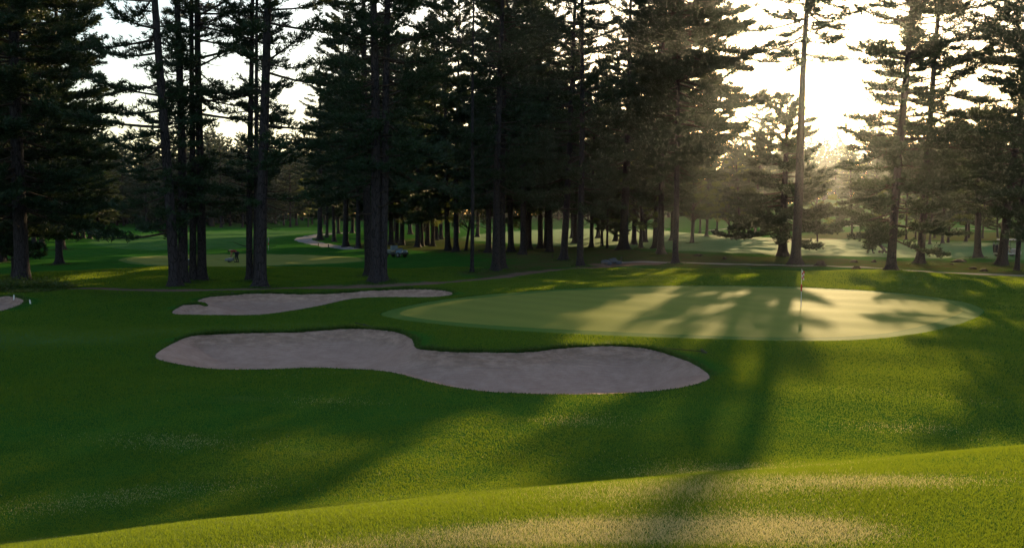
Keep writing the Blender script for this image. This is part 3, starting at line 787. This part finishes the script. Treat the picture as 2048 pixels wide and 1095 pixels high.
# ------------------------------------------------------------------ the far wood that reads as one mass
def wood_mass(Y0, Y1, px0, px1, hgt, n, seed, label):
    rs = np.random.RandomState(seed)
    Yc = rs.uniform(Y0, Y1, n // 60); q = rs.uniform(px0, px1, len(Yc)); Xc = (q - 1024) / F * Yc
    Hc = hgt * (.72 + .28 * np.sin(Xc * .11 + 3 * np.sin(Xc * .031))) * rs.uniform(.6, 1.05, len(Xc))
    u = np.repeat(np.arange(len(Xc)), 60)
    zz = rs.rand(len(u)) ** .8; rad = 3.4 * (1 - zz) ** .6 + .4
    a = rs.uniform(0, 6.28, len(u))
    P = np.stack([Xc[u] + rad * np.cos(a), Yc[u] + rad * np.sin(a), hb(Xc[u], Yc[u]) + zz * Hc[u]], 1)
    D = rs.normal(0, 1, P.shape); D[:, 2] *= .4; D /= np.linalg.norm(D, axis=1, keepdims=True)
    Wv = np.cross(D, rs.normal(0, 1, P.shape)); Wv /= np.linalg.norm(Wv, axis=1, keepdims=True) + 1e-9
    L = rs.uniform(.6, 1.5, (len(P), 1))
    V = np.stack([P, P + D * L * .5 + Wv * L * .4, P + D * L, P + D * L * .5 - Wv * L * .4], 1).reshape(-1, 3)
    tag(link('distant_wood', make_mesh('distant_wood', V, np.arange(len(V)).reshape(-1, 4), None, [M_NEEDLE_FAR])), label, 'wood', kind='stuff')
wood_mass(450, 500, 500, 1560, 34, 160000, 23, 'dark bluish wood far behind the middle wood')
wood_mass(315, 380, -500, 560, 30, 240000, 21, 'dark bluish wood closing the view behind the far fairway, from the left edge to the middle')
wood_mass(445, 520, 1350, 2500, 36, 200000, 22, 'misty wood covering the hilltop under the sun, on the right')

# ------------------------------------------------------------------ small things: builders
class MB:
    def __init__(s): s.V = []; s.Fc = []
    def add(s, V, Fs):
        o = len(s.V); s.V += [tuple(v) for v in V]; s.Fc += [tuple(i + o for i in f) for f in Fs]; return s
    def box(s, c, sz, taper=1.0, rz=0.0, ry=0.0):
        x, y, z = (q / 2 for q in sz); b = min(x, y, z) * .25; V = []
        m = Matrix.Rotation(rz, 3, 'Z') @ Matrix.Rotation(ry, 3, 'Y')
        for zz, k, e in ((-z, 1, b), (-z + b, 1, 0), (z - b, taper, 0), (z, taper, b)):
            for sx, sy in ((-1, -1), (1, -1), (1, 1), (-1, 1)):
                V.append(m @ Vector((sx * (x - e) * k, sy * (y - e) * k, zz)) + Vector(c))
        Fs = [(0, 3, 2, 1), (12, 13, 14, 15)]
        for k in range(3):
            for j in range(4): Fs.append((k * 4 + j, k * 4 + (j + 1) % 4, k * 4 + 4 + (j + 1) % 4, k * 4 + 4 + j))
        return s.add(V, Fs)
    def tube(s, pts, r, sides=8):
        P = np.array(pts, float)[None]; rr_ = np.array(r if hasattr(r, '__len__') else [r] * P.shape[1], float)[None]
        V, Qd = tubes(P, rr_, sides); n = P.shape[1] * sides
        return s.add(V.tolist(), [tuple(q) for q in Qd.tolist()] + [tuple(range(sides))[::-1], tuple(range(n - sides, n))])
    def wheel(s, c, r, wd, axis='y', sides=16):
        c = Vector(c); ax = Vector((0, 1, 0)) if axis == 'y' else Vector((1, 0, 0))
        q = [c + ax * t for t in (-wd / 2, -wd * .35, wd * .35, wd / 2)]
        return s.tube([tuple(v) for v in q], [r * .86, r, r, r * .86], sides)
    def blob(s, c, sz, seed=0, n=10, rough=.12):
        rs_ = np.random.RandomState(seed); V = []; Fs = []; m = n * 2
        ph = rs_.uniform(0, 6.28, 6)
        for i in range(n + 1):
            th = math.pi * i / n
            for j in range(m):
                a = 2 * math.pi * j / m
                k = 1 + rough * (math.sin(3 * a + ph[0] + 2 * th) + math.sin(5 * th + ph[1] + a) + .6 * math.sin(7 * a + ph[2]) * math.sin(4 * th + ph[3]))
                V.append((c[0] + sz[0] / 2 * k * math.sin(th) * math.cos(a), c[1] + sz[1] / 2 * k * math.sin(th) * math.sin(a), c[2] + sz[2] / 2 * k * math.cos(th)))
        for i in range(n):
            for j in range(m): Fs.append((i * m + j, (i + 1) * m + j, (i + 1) * m + (j + 1) % m, i * m + (j + 1) % m))
        return s.add(V, Fs)
    def build(s, name, mat, parent=None, smooth=False):
        me = bpy.data.meshes.new(name); me.from_pydata(s.V, [], s.Fc); me.materials.append(mat); me.update()
        if smooth: me.polygons.foreach_set('use_smooth', [True] * len(me.polygons))
        return link(name, me, parent)

C = {k: plain(k, *v) for k, v in dict(
    white_paint=((.75, .75, .74), .4), flag_white=((.62, .60, .60), .8, .1), red_cloth=((.45, .02, .03), .8, .2), maroon_shirt=((.30, .035, .05), .9, .1), dark_trousers=((.02, .025, .045), .9, .1),
    skin_tone=((.42, .24, .16), .6), dark_hair=((.03, .02, .015), .8), black_rubber=((.02, .02, .02), .8), grey_steel=((.16, .18, .20), .5, .4), blue_grey_paint=((.10, .17, .24), .4, .5),
    dark_plastic=((.03, .035, .04), .5), rock_grey=((.13, .13, .16), .9, .2, .5, 3), dark_wood=((.05, .035, .03), .9, .1, .5, 5), post_wood=((.07, .05, .035), .9),
    pale_shirt=((.50, .55, .62), .9, .1), blue_shirt=((.08, .12, .30), .9, .1), khaki_cloth=((.25, .20, .14), .9, .1), bag_cloth=((.035, .03, .05), .8), cream_paint=((.55, .55, .50), .35, .5), seat_vinyl=((.32, .29, .24), .6)).items()}

def skinned(name, J, E, mat, parent, sub=1):
    keys = list(J); me = bpy.data.meshes.new(name)
    me.from_pydata([J[k][:3] for k in keys], [(keys.index(a), keys.index(b)) for a, b in E], [])
    o = bpy.data.objects.new(name, me); COL.objects.link(o)
    o.modifiers.new('skin', 'SKIN')
    for i, k in enumerate(keys):
        r_ = J[k][3]; me.skin_vertices[0].data[i].radius = (r_, r_)
    me.skin_vertices[0].data[0].use_root = True
    sb = o.modifiers.new('sub', 'SUBSURF'); sb.levels = sub; sb.render_levels = sub
    dg = bpy.context.evaluated_depsgraph_get()
    m2 = bpy.data.meshes.new_from_object(o.evaluated_get(dg)); m2.name = name
    bpy.data.objects.remove(o); m2.materials.clear(); m2.materials.append(mat)
    m2.polygons.foreach_set('use_smooth', [True] * len(m2.polygons))
    return link(name, m2, parent)

def person(loc, rz, label, pose, shirt, trousers, group=None):
    """pose: joint name -> (x,y,z), the figure faces +X"""
    root = empty('person', loc, label, 'person', group, rz)
    rad = dict(pelvis=.145, waist=.145, chest=.18, neck=.058, head=.085, crown=.095, brow=.09, sl=.065, sr=.065, el=.045, er=.045, wl=.032, wr=.032, hl=.04, hr=.04,
               tl=.095, tr=.095, kl=.062, kr=.062, al=.042, ar=.042, fl=.038, fr=.038)
    J = {k: (*pose[k], rad[k]) for k in ['pelvis'] + [q for q in rad if q != 'pelvis'] if k in pose}
    E = [('pelvis', 'waist'), ('waist', 'chest'), ('chest', 'neck'), ('neck', 'head'), ('head', 'crown'), ('chest', 'sl'), ('sl', 'el'), ('el', 'wl'), ('wl', 'hl'),
         ('chest', 'sr'), ('sr', 'er'), ('er', 'wr'), ('wr', 'hr'), ('pelvis', 'tl'), ('tl', 'kl'), ('kl', 'al'), ('al', 'fl'), ('pelvis', 'tr'), ('tr', 'kr'), ('kr', 'ar'), ('ar', 'fr')]
    # five fingers on each hand, the thumb leaving the side of the palm
    for sd_, sg in (('l', 1), ('r', -1)):
        h = Vector(pose['h' + sd_]); wv = Vector(pose['w' + sd_]); d_ = (h - wv).normalized()
        side = d_.cross(Vector((0, sg, 0))); side = side.normalized() if side.length > .1 else Vector((1, 0, 0))
        for q in range(4):
            b = h + side * (.028 - .018 * q) + d_ * .035; e1 = b + d_ * .035; e2 = e1 + d_ * .018 + Vector((0, -sg * .022, 0))
            for nm, v, r_ in (('a', b, .010), ('b', e1, .009), ('c', e2, .008)): J[f'f{sd_}{q}{nm}'] = (*v, r_)
            E += [('h' + sd_, f'f{sd_}{q}a'), (f'f{sd_}{q}a', f'f{sd_}{q}b'), (f'f{sd_}{q}b', f'f{sd_}{q}c')]
        b = h + side * .045 - d_ * .005; e1 = b + side * .02 + d_ * .03
        J[f't{sd_}a'] = (*b, .011); J[f't{sd_}b'] = (*e1, .009); E += [('h' + sd_, f't{sd_}a'), (f't{sd_}a', f't{sd_}b')]
    body = skinned('body', J, E, C['skin_tone'], root)
    up = lambda ks, f: {k: (*pose[k], rad[k] * f) for k in ks}
    Js = up(['chest', 'waist', 'pelvis', 'sl', 'sr', 'el', 'er'], 1.14)
    Js['el'] = (*(Vector(pose['sl']).lerp(Vector(pose['el']), .8)), .062); Js['er'] = (*(Vector(pose['sr']).lerp(Vector(pose['er']), .8)), .062)
    skinned('shirt', Js, [('pelvis', 'waist'), ('waist', 'chest'), ('chest', 'sl'), ('sl', 'el'), ('chest', 'sr'), ('sr', 'er')], shirt, root)
    skinned('trousers', up(['pelvis', 'tl', 'tr', 'kl', 'kr', 'al', 'ar'], 1.2), [('pelvis', 'tl'), ('tl', 'kl'), ('kl', 'al'), ('pelvis', 'tr'), ('tr', 'kr'), ('kr', 'ar')], trousers, root)
    hd = Vector(pose['crown']); n_ = (hd - Vector(pose['neck'])).normalized(); fw = Vector((1, 0, 0)) - n_ * n_.x; fw.normalize()
    MB().blob(tuple(hd + n_ * .02 - fw * .03), (.20, .19, .17), 3, 8, .03).build('hair', C['dark_hair'], root, True)
    for sd_ in 'lr':
        f = Vector(pose['f' + sd_]); a = Vector(pose['a' + sd_]); m_ = f.lerp(a, .4)
        MB().box((m_.x, m_.y, m_.z - .02), (.27, .10, .09), .85).build('shoe', C['black_rubber'], root)
    return root

# --- flags
def flagstick(px, py, hgt, label, thick=.016, flag_z=.82):
    p = base(px, py); r_ = empty('golf_flagstick', p, label, 'golf flag')
    MB().tube([(0, 0, -.05), (0, 0, hgt)], [thick, thick * .7], 8).build('pole', C['flag_white'], r_)
    MB().tube([(0, 0, hgt * .42), (0, 0, hgt * .60)], thick * 1.9, 8).build('stripe', C['red_cloth'], r_)
    a = MB(); b = MB(); fh = hgt * .24; fw_ = hgt * .07; n = 4                  # limp chequered cloth hanging down the stick
    for i in range(n):
        z0_ = hgt * .98 - fh * i / n; z1_ = z0_ - fh / n
        for j in range(2):
            x0_ = fw_ * j / 2; x1_ = fw_ * (j + 1) / 2; m = a if (i + j) % 2 else b
            sg = .03 * math.sin(i * 1.3 + j * 2)
            V = [(x0_, sg, z0_ - x0_ * .6), (x1_, -sg, z0_ - x1_ * .6), (x1_, -sg * .5, z1_ - x1_ * .6), (x0_, sg * .5, z1_ - x0_ * .6)]
            V += [(v[0], v[1] + .008, v[2]) for v in V]
            m.add(V, [(0, 1, 2, 3), (7, 6, 5, 4), (0, 4, 5, 1), (1, 5, 6, 2), (2, 6, 7, 3), (3, 7, 4, 0)])
    fl = b.build('flag', C['flag_white'], r_); a.build('check', C['red_cloth'], fl)
    return r_
flagstick(1602, 614, 1.60, 'red and white chequered flag limp on its stick in the near green')
flagstick(537, 500, 1.55, 'far off red and white flag just right of the stout pine, on the left fairway', .028)

# --- greenkeeper bending over a greens mower
pm = base(467, 524)
rz = math.pi
person((pm[0] + .28, pm[1], pm[2]), rz, 'person in a dark red shirt bending over a small machine on the far left green',
       dict(pelvis=(-.05, 0, .93), waist=(.10, 0, 1.04), chest=(.38, 0, 1.17), neck=(.55, 0, 1.15), head=(.63, 0, 1.12), crown=(.72, 0, 1.08),
            sl=(.40, .19, 1.12), sr=(.40, -.19, 1.12), el=(.43, .22, .84), er=(.46, -.22, .84), wl=(.47, .17, .60), wr=(.52, -.17, .60), hl=(.48, .16, .53), hr=(.54, -.16, .53),
            tl=(-.04, .11, .86), tr=(-.04, -.11, .86), kl=(.02, .13, .48), kr=(-.06, -.13, .48), al=(-.05, .13, .09), ar=(-.16, -.13, .09), fl=(.10, .13, .05), fr=(-.01, -.13, .05)),
       C['maroon_shirt'], C['dark_trousers'])
g = empty('greens_mower', (pm[0] - .22, pm[1] - .05, pm[2]), 'small grey greens mower in front of the bending person', 'mower')
MB().box((0, 0, .26), (.50, .62, .28), .9).build('engine_cover', C['grey_steel'], g)
MB().box((-.36, 0, .24), (.28, .60, .22), .85).build('grass_box', C['grey_steel'], g)
rl = MB(); rl.wheel((-.12, 0, .11), .11, .66); rl.build('roller', C['dark_plastic'], g)
MB().tube([(.2, .25, .3), (.62, .25, .80), (.80, .25, .84)], .02).tube([(.2, -.25, .3), (.62, -.25, .80), (.80, -.25, .84)], .02).tube([(.80, -.28, .84), (.80, .28, .84)], .025).build('handle', C['black_rubber'], g)
pb = base(378, 531)
g = empty('litter_bin', pb, 'dark box shaped bin between the stems of the four pine clump', 'bin')
MB().box((0, 0, .25), (.38, .36, .5), .93).build('bin_body', C['dark_plastic'], g); MB().box((0, 0, .53), (.42, .40, .07)).build('lid', C['blue_grey_paint'], g)

# --- utility cart
pc = base(791, 514)
g = empty('utility_cart', pc, 'small blue grey utility cart with a flat bonnet parked right of the pine clump', 'utility cart', None, R(-32))
MB().box((0, 0, .38), (2.5, 1.15, .16)).build('chassis', C['dark_plastic'], g)
MB().box((.86, 0, .60), (.78, 1.12, .34), .88).build('bonnet', C['blue_grey_paint'], g)
MB().box((1.28, 0, .40), (.08, 1.15, .22)).build('bumper', C['black_rubber'], g)
MB().box((-.72, 0, .62), (1.1, 1.2, .34), 1.0).build('cargo_bed', C['grey_steel'], g)
st_ = MB(); st_.box((.05, 0, .66), (.5, 1.05, .20)); st_.build('seat', C['seat_vinyl'], g)
MB().box((-.18, 0, .98), (.14, 1.05, .5), .95, 0, -.12).build('backrest', C['blue_grey_paint'], g)
MB().box((.5, 0, .86), (.10, 1.08, .22), .95).build('dashboard', C['grey_steel'], g)
MB().tube([(.45, .25, .85), (.30, .25, 1.05)], .02).tube([(.30 + .04 * math.cos(a), .25 + .17 * math.cos(a), 1.05 + .15 * math.sin(a)) for a in np.linspace(0, 6.28, 13)], .015, 6).build('steering_wheel', C['black_rubber'], g)
for sx in (.84, -.80):
    for sy in (.56, -.56):
        wh = MB().wheel((sx, sy, .27), .27, .2).build('wheel', C['black_rubber'], g)
        MB().wheel((sx, sy * 1.03, .27), .13, .21).build('rim', C['grey_steel'], wh)
for sy in (.38, -.38): MB().blob((1.25, sy, .62), (.10, .2, .16), 1, 6, 0).build('headlight', C['white_paint'], g)

# --- golfer pushing a trolley
pg = base(1741, 506)
person(pg, 0, 'person in a blue and white top striding behind a golf trolley on the far fairway',
       dict(pelvis=(.05, 0, .90), waist=(.10, 0, 1.05), chest=(.20, 0, 1.34), neck=(.26, 0, 1.50), head=(.30, 0, 1.57), crown=(.32, 0, 1.66),
            sl=(.20, .20, 1.38), sr=(.20, -.20, 1.38), el=(.33, .24, 1.12), er=(.35, -.24, 1.12), wl=(.57, .18, 1.03), wr=(.58, -.18, 1.03), hl=(.65, .17, 1.02), hr=(.66, -.17, 1.02),
            tl=(.05, .11, .84), tr=(.05, -.11, .84), kl=(.26, .12, .48), kr=(-.14, -.12, .50), al=(.34, .12, .09), ar=(-.46, -.12, .17), fl=(.47, .12, .05), fr=(-.36, -.12, .06)),
       C['blue_shirt'], C['dark_trousers'])
g = empty('golf_trolley', (pg[0] + 1.25, pg[1], pg[2]), 'three wheeled golf trolley carrying a big dark bag, pushed across the far fairway', 'golf trolley')
MB().tube([(-.55, 0, 1.02), (.1, 0, .45), (.5, 0, .16)], .022).tube([(-.55, -.18, 1.02), (-.55, .18, 1.02)], .02).tube([(-.05, -.36, .17), (.1, 0, .42), (-.05, .36, .17)], .018).build('frame', C['dark_plastic'], g)
for c_ in ((-.05, .38, .17), (-.05, -.38, .17), (.52, 0, .14)): MB().wheel(c_, c_[2], .05).build('wheel', C['black_rubber'], g)
g2 = empty('golf_bag', (pg[0] + 1.25, pg[1], pg[2]), 'dark golf bag leaning on the trolley, clubs showing at its top', 'golf bag')
MB().tube([(.42, 0, .26), (.36, 0, .34), (-.18, 0, .98), (-.22, 0, 1.03)], [.12, .15, .17, .16], 12).build('bag_body', C['bag_cloth'], g2, True)
MB().box((.22, 0, .66), (.18, .24, .42), .9, 0, -.7).build('pocket', C['dark_plastic'], g2)
cl_ = [MB().tube([(-.2, y_, 1.0), (-.34 - .03 * k_, y_, 1.20 + .04 * k_)], .012, 6).box((-.35 - .03 * k_, y_, 1.22 + .04 * k_), (.11, .05, .06)).build('golf_club', C['grey_steel'], g2) for k_, y_ in enumerate((-.08, -.03, .03, .08))]

# --- golf cart with driver
pk = base(2014, 513)
gk = empty('golf_cart', pk, 'white roofed golf cart behind the leaning trunk at the right edge', 'golf cart')
MB().box((0, 0, .32), (2.35, 1.15, .14)).build('floor_panel', C['cream_paint'], gk)
MB().box((.92, 0, .62), (.62, 1.08, .5), .8).build('front_cowl', C['cream_paint'], gk)
MB().box((-.62, 0, .62), (.95, 1.12, .5), .92).build('rear_body', C['blue_grey_paint'], gk)
MB().box((-.22, 0, .80), (.5, 1.05, .14)).build('seat', C['seat_vinyl'], gk); MB().box((-.48, 0, 1.08), (.1, 1.05, .46), .95, 0, -.1).build('backrest', C['seat_vinyl'], gk)
MB().box((-.02, 0, 1.86), (1.7, 1.2, .07), .95).build('roof', C['white_paint'], gk)
for sx, dx_ in ((.70, -.12), (-.72, .02)):
    for sy in (.52, -.52): MB().tube([(sx, sy, .8), (sx + dx_, sy, 1.84)], .02).build('roof_post', C['dark_plastic'], gk)
MB().tube([(.55, .25, .86), (.36, .25, 1.02)], .02).tube([(.36 + .04 * math.cos(a), .25 + .17 * math.cos(a), 1.02 + .15 * math.sin(a)) for a in np.linspace(0, 6.28, 13)], .015, 6).build('steering_wheel', C['black_rubber'], gk)
for sx in (.82, -.78):
    for sy in (.54, -.54):
        wh = MB().wheel((sx, sy, .23), .23, .18).build('wheel', C['black_rubber'], gk); MB().wheel((sx, sy * 1.03, .23), .11, .19).build('rim', C['grey_steel'], wh)
for sy in (.3, -.3):
    b_ = empty('golf_bag', (pk[0] - 1.18, pk[1] + sy, pk[2] + .45), 'dark golf bag strapped on the back of the golf cart, ' + ('far side' if sy > 0 else 'near side'), 'golf bag', 'bags on the golf cart')
    MB().tube([(0, 0, -.02), (-.02, 0, .1), (-.10, 0, .80), (-.11, 0, .86)], [.12, .15, .15, .14], 12).build('bag_body', C['bag_cloth'], b_, True)
    for k_ in range(3): MB().tube([(-.10, -.05 + .05 * k_, .84), (-.14, -.06 + .06 * k_, 1.05)], .012, 6).box((-.13, -.06 + .06 * k_, 1.08), (.10, .05, .05)).build('golf_club', C['grey_steel'], b_)
person((pk[0] - .15, pk[1] + .26, pk[2]), 0, 'person in a pale shirt sitting at the wheel of the golf cart',
       dict(pelvis=(0, 0, .99), waist=(-.02, 0, 1.10), chest=(-.03, 0, 1.36), neck=(0, 0, 1.52), head=(.03, 0, 1.58), crown=(.04, 0, 1.66),
            sl=(-.02, .19, 1.38), sr=(-.02, -.19, 1.38), el=(.14, .23, 1.16), er=(.14, -.23, 1.16), wl=(.36, .13, 1.13), wr=(.36, -.13, 1.13), hl=(.43, .12, 1.13), hr=(.43, -.12, 1.13),
            tl=(.08, .10, .97), tr=(.08, -.10, .97), kl=(.46, .12, .94), kr=(.46, -.12, .94), al=(.58, .12, .48), ar=(.58, -.12, .48), fl=(.70, .12, .44), fr=(.70, -.12, .44)),
       C['pale_shirt'], C['khaki_cloth'])

# --- rocks, stumps, posts, stakes, rakes
for k_, (px, py, wd, hh, lab) in enumerate([(1211, 527, .85, .42, 'leftmost of the grey boulders beside the brown track'), (1226, 526, .95, .55, 'tallest grey boulder in the middle of the row beside the brown track'),
        (1238, 528, .60, .38, 'small rightmost grey boulder beside the brown track'), (1219, 529, .5, .28, 'low grey stone lying in front of the boulders by the track')]):
    p = base(px, py); g = MB(); g.blob((0, 0, hh * .35), (wd, wd * .8, hh), 40 + k_, 10, .09); o = g.build('boulder', C['rock_grey'], None, True); o.location = p
    tag(o, lab, 'boulder', 'grey boulders beside the track')
for k_, (px, py, wd, hh, lab) in enumerate([(1641, 531, 1.05, .42, 'largest dark stump, right beside the foot of the tall pine under the sun'), (1708, 524, .75, .20, 'flat dark stump on the strawy strip, left of two level ones'),
        (1748, 524, .50, .22, 'small dark stump on the strawy strip, right of two level ones'), (1713, 538, .8, .24, 'dark stump beside the bright stretch of path'),
        (1920, 524, 1.35, .26, 'wide low heap of roots beyond the two slanting pines on the right'), (1903, 529, .4, .10, 'tiny dark root left below the wide root heap'),
        (1946, 537, .65, .15, 'flat root on the straw left of the path at the right edge'), (1968, 542, .65, .18, 'flat root nearest the leaning pine on the right'),
        (1397, 511, .95, .18, 'low dark stump right of the middle wood, on the straw'), (1449, 518, .48, .24, 'small dark stump standing alone between the middle wood and the bushy pine')]):
    p = base(px, py); g = MB()
    g.tube([(0, 0, -.05), (0, 0, hh * .3), (.02, 0, hh * .8), (.02, 0, hh)], [wd * .5, wd * .36, wd * .30, wd * .27], 11)
    for a in (0.3, 1.9, 3.3, 4.8): g.tube([(wd * .2 * math.cos(a), wd * .2 * math.sin(a), hh * .4), (wd * .5 * math.cos(a), wd * .45 * math.sin(a), .04), (wd * .75 * math.cos(a + .2), wd * .7 * math.sin(a + .2), -.03)], [wd * .14, wd * .09, wd * .03], 6)
    o = g.build('tree_stump', C['dark_wood'], None, True); o.location = p; tag(o, lab, 'stump', 'dark stumps on the strawy strip')
for px, py, lab in [(1105, 516, 'short dark post on the turf left of the leaning pine'), (1243, 523, 'short dark post right of the grey boulders'), (958, 506, 'short dark post right of the thin pole pine'),
        (637, 492, 'short dark post beside the bend of the paved path'), (657, 495, 'short dark post where the paved path enters the straw')]:
    p = base(px, py); o = MB().box((0, 0, .17), (.12, .12, .42)).box((0, 0, .42), (.16, .16, .09), .7).build('marker_post', C['post_wood']); o.location = p; tag(o, lab, 'post', 'short posts along the paths')
for px, py, tilt, lab in [(28, 599, .0, 'small white stake behind the sand at the left edge'), (61, 609, -.12, 'small white stake tilting beside the tip of the sand at the left edge')]:
    p = base(px, py); o = MB().tube([(0, 0, -.05), (0, 0, .2), (0, 0, .24)], [.035, .03, .012], 8).build('marker_stake', C['white_paint']); o.location = p; o.rotation_euler = (0, tilt, 0); tag(o, lab, 'stake', 'white stakes')
for px, py, a, lab in [(738, 657, .5, 'bunker rake lying on the grass above the near bunker'), (1408, 708, .9, 'bunker rake lying in the grass right of the near bunker'), (468, 590, 1.2, 'bunker rake behind the far bunker, in front of the stout pine')]:
    p = base(px, py); r_ = empty('bunker_rake', (p[0], p[1], p[2] + .03), lab, 'rake', 'rakes beside the bunkers', a)
    MB().tube([(0, 0, .05), (.0, 1.5, .02)], .014, 6).build('handle', C['dark_wood'], r_)
    hd_ = MB().box((0, 0, .06), (.42, .03, .04), 1, 0, .35); [hd_.tube([(x_, 0, .06 - x_ * .3), (x_, -.01, -.02 - x_ * .3)], .006, 5) for x_ in np.linspace(-.19, .19, 9)]
    hd_.build('rake_head', C['dark_plastic'], r_)

# --- longer grass and low growth at the feet of the trees
rs = np.random.RandomState(77); XX = []; YY = []; HH = []
for (kd, xb, yb, xt, wpx, *_r) in TREES:
    p = base(xb, yb); m_ = 700
    a = rs.uniform(0, 6.28, m_); q = np.abs(rs.normal(.35, .45, m_)) + wpx * p[1] / F * .4
    XX.append(p[0] + q * np.cos(a)); YY.append(p[1] + q * np.sin(a)); HH.append(rs.uniform(.05, .20, m_) * np.exp(-q * .5))
XX, YY, HH = map(np.concatenate, (XX, YY, HH))
V_ = blades(XX, YY, HH, np.full(len(XX), .05), rs, .6)
tag(link('grass', make_mesh('grass', V_, None, np.arange(len(V_)).reshape(-1, 3), [M_TUFT])), 'longer unmown grass around the feet of the pines', 'grass', kind='stuff')
m_ = 26000; cx_ = rs.choice(len(c0 := np.array([hit(q, 574 + rs.uniform(-2, 10))[:2] for q in np.linspace(-60, 118, 26)])), m_)
X_ = c0[cx_, 0] + rs.normal(0, .35, m_); Y_ = c0[cx_, 1] + rs.normal(0, .45, m_)
Z_ = hb(X_, Y_) + np.abs(rs.normal(0, .22, m_)) * (.5 + .5 * np.sin(cx_ * 1.7))
V_ = blades(X_, Y_, rs.uniform(.06, .14, m_), np.full(m_, .09), rs, 1.2, Z_)
tag(link('undergrowth', make_mesh('undergrowth', V_, None, np.arange(len(V_)).reshape(-1, 3), [M_LEAF])), 'low leafy undergrowth around the foot of the big pine at the left edge', 'undergrowth', kind='stuff')

# ------------------------------------------------------------------ haze
t = NT('morning_haze')
pv = t.n('ShaderNodeVolumePrincipled')
pv.inputs['Color'].default_value = (.84, .89, 1.0, 1)
pv.inputs['Density'].default_value = .00008
pv.inputs['Anisotropy'].default_value = .88
t.l(pv.outputs[0], t.out.inputs['Volume'])
hv = np.array([[x, y, z] for z in (-1.8, 52) for y in (-1320, 1320) for x in (-1320, 1320)], float)
hq = [(0, 2, 3, 1), (4, 5, 7, 6), (0, 1, 5, 4), (2, 6, 7, 3), (0, 4, 6, 2), (1, 3, 7, 5)]
tag(link('haze', make_mesh('haze', hv, hq, None, [t.m])), 'thin morning mist lying over the course', 'haze', kind='stuff')
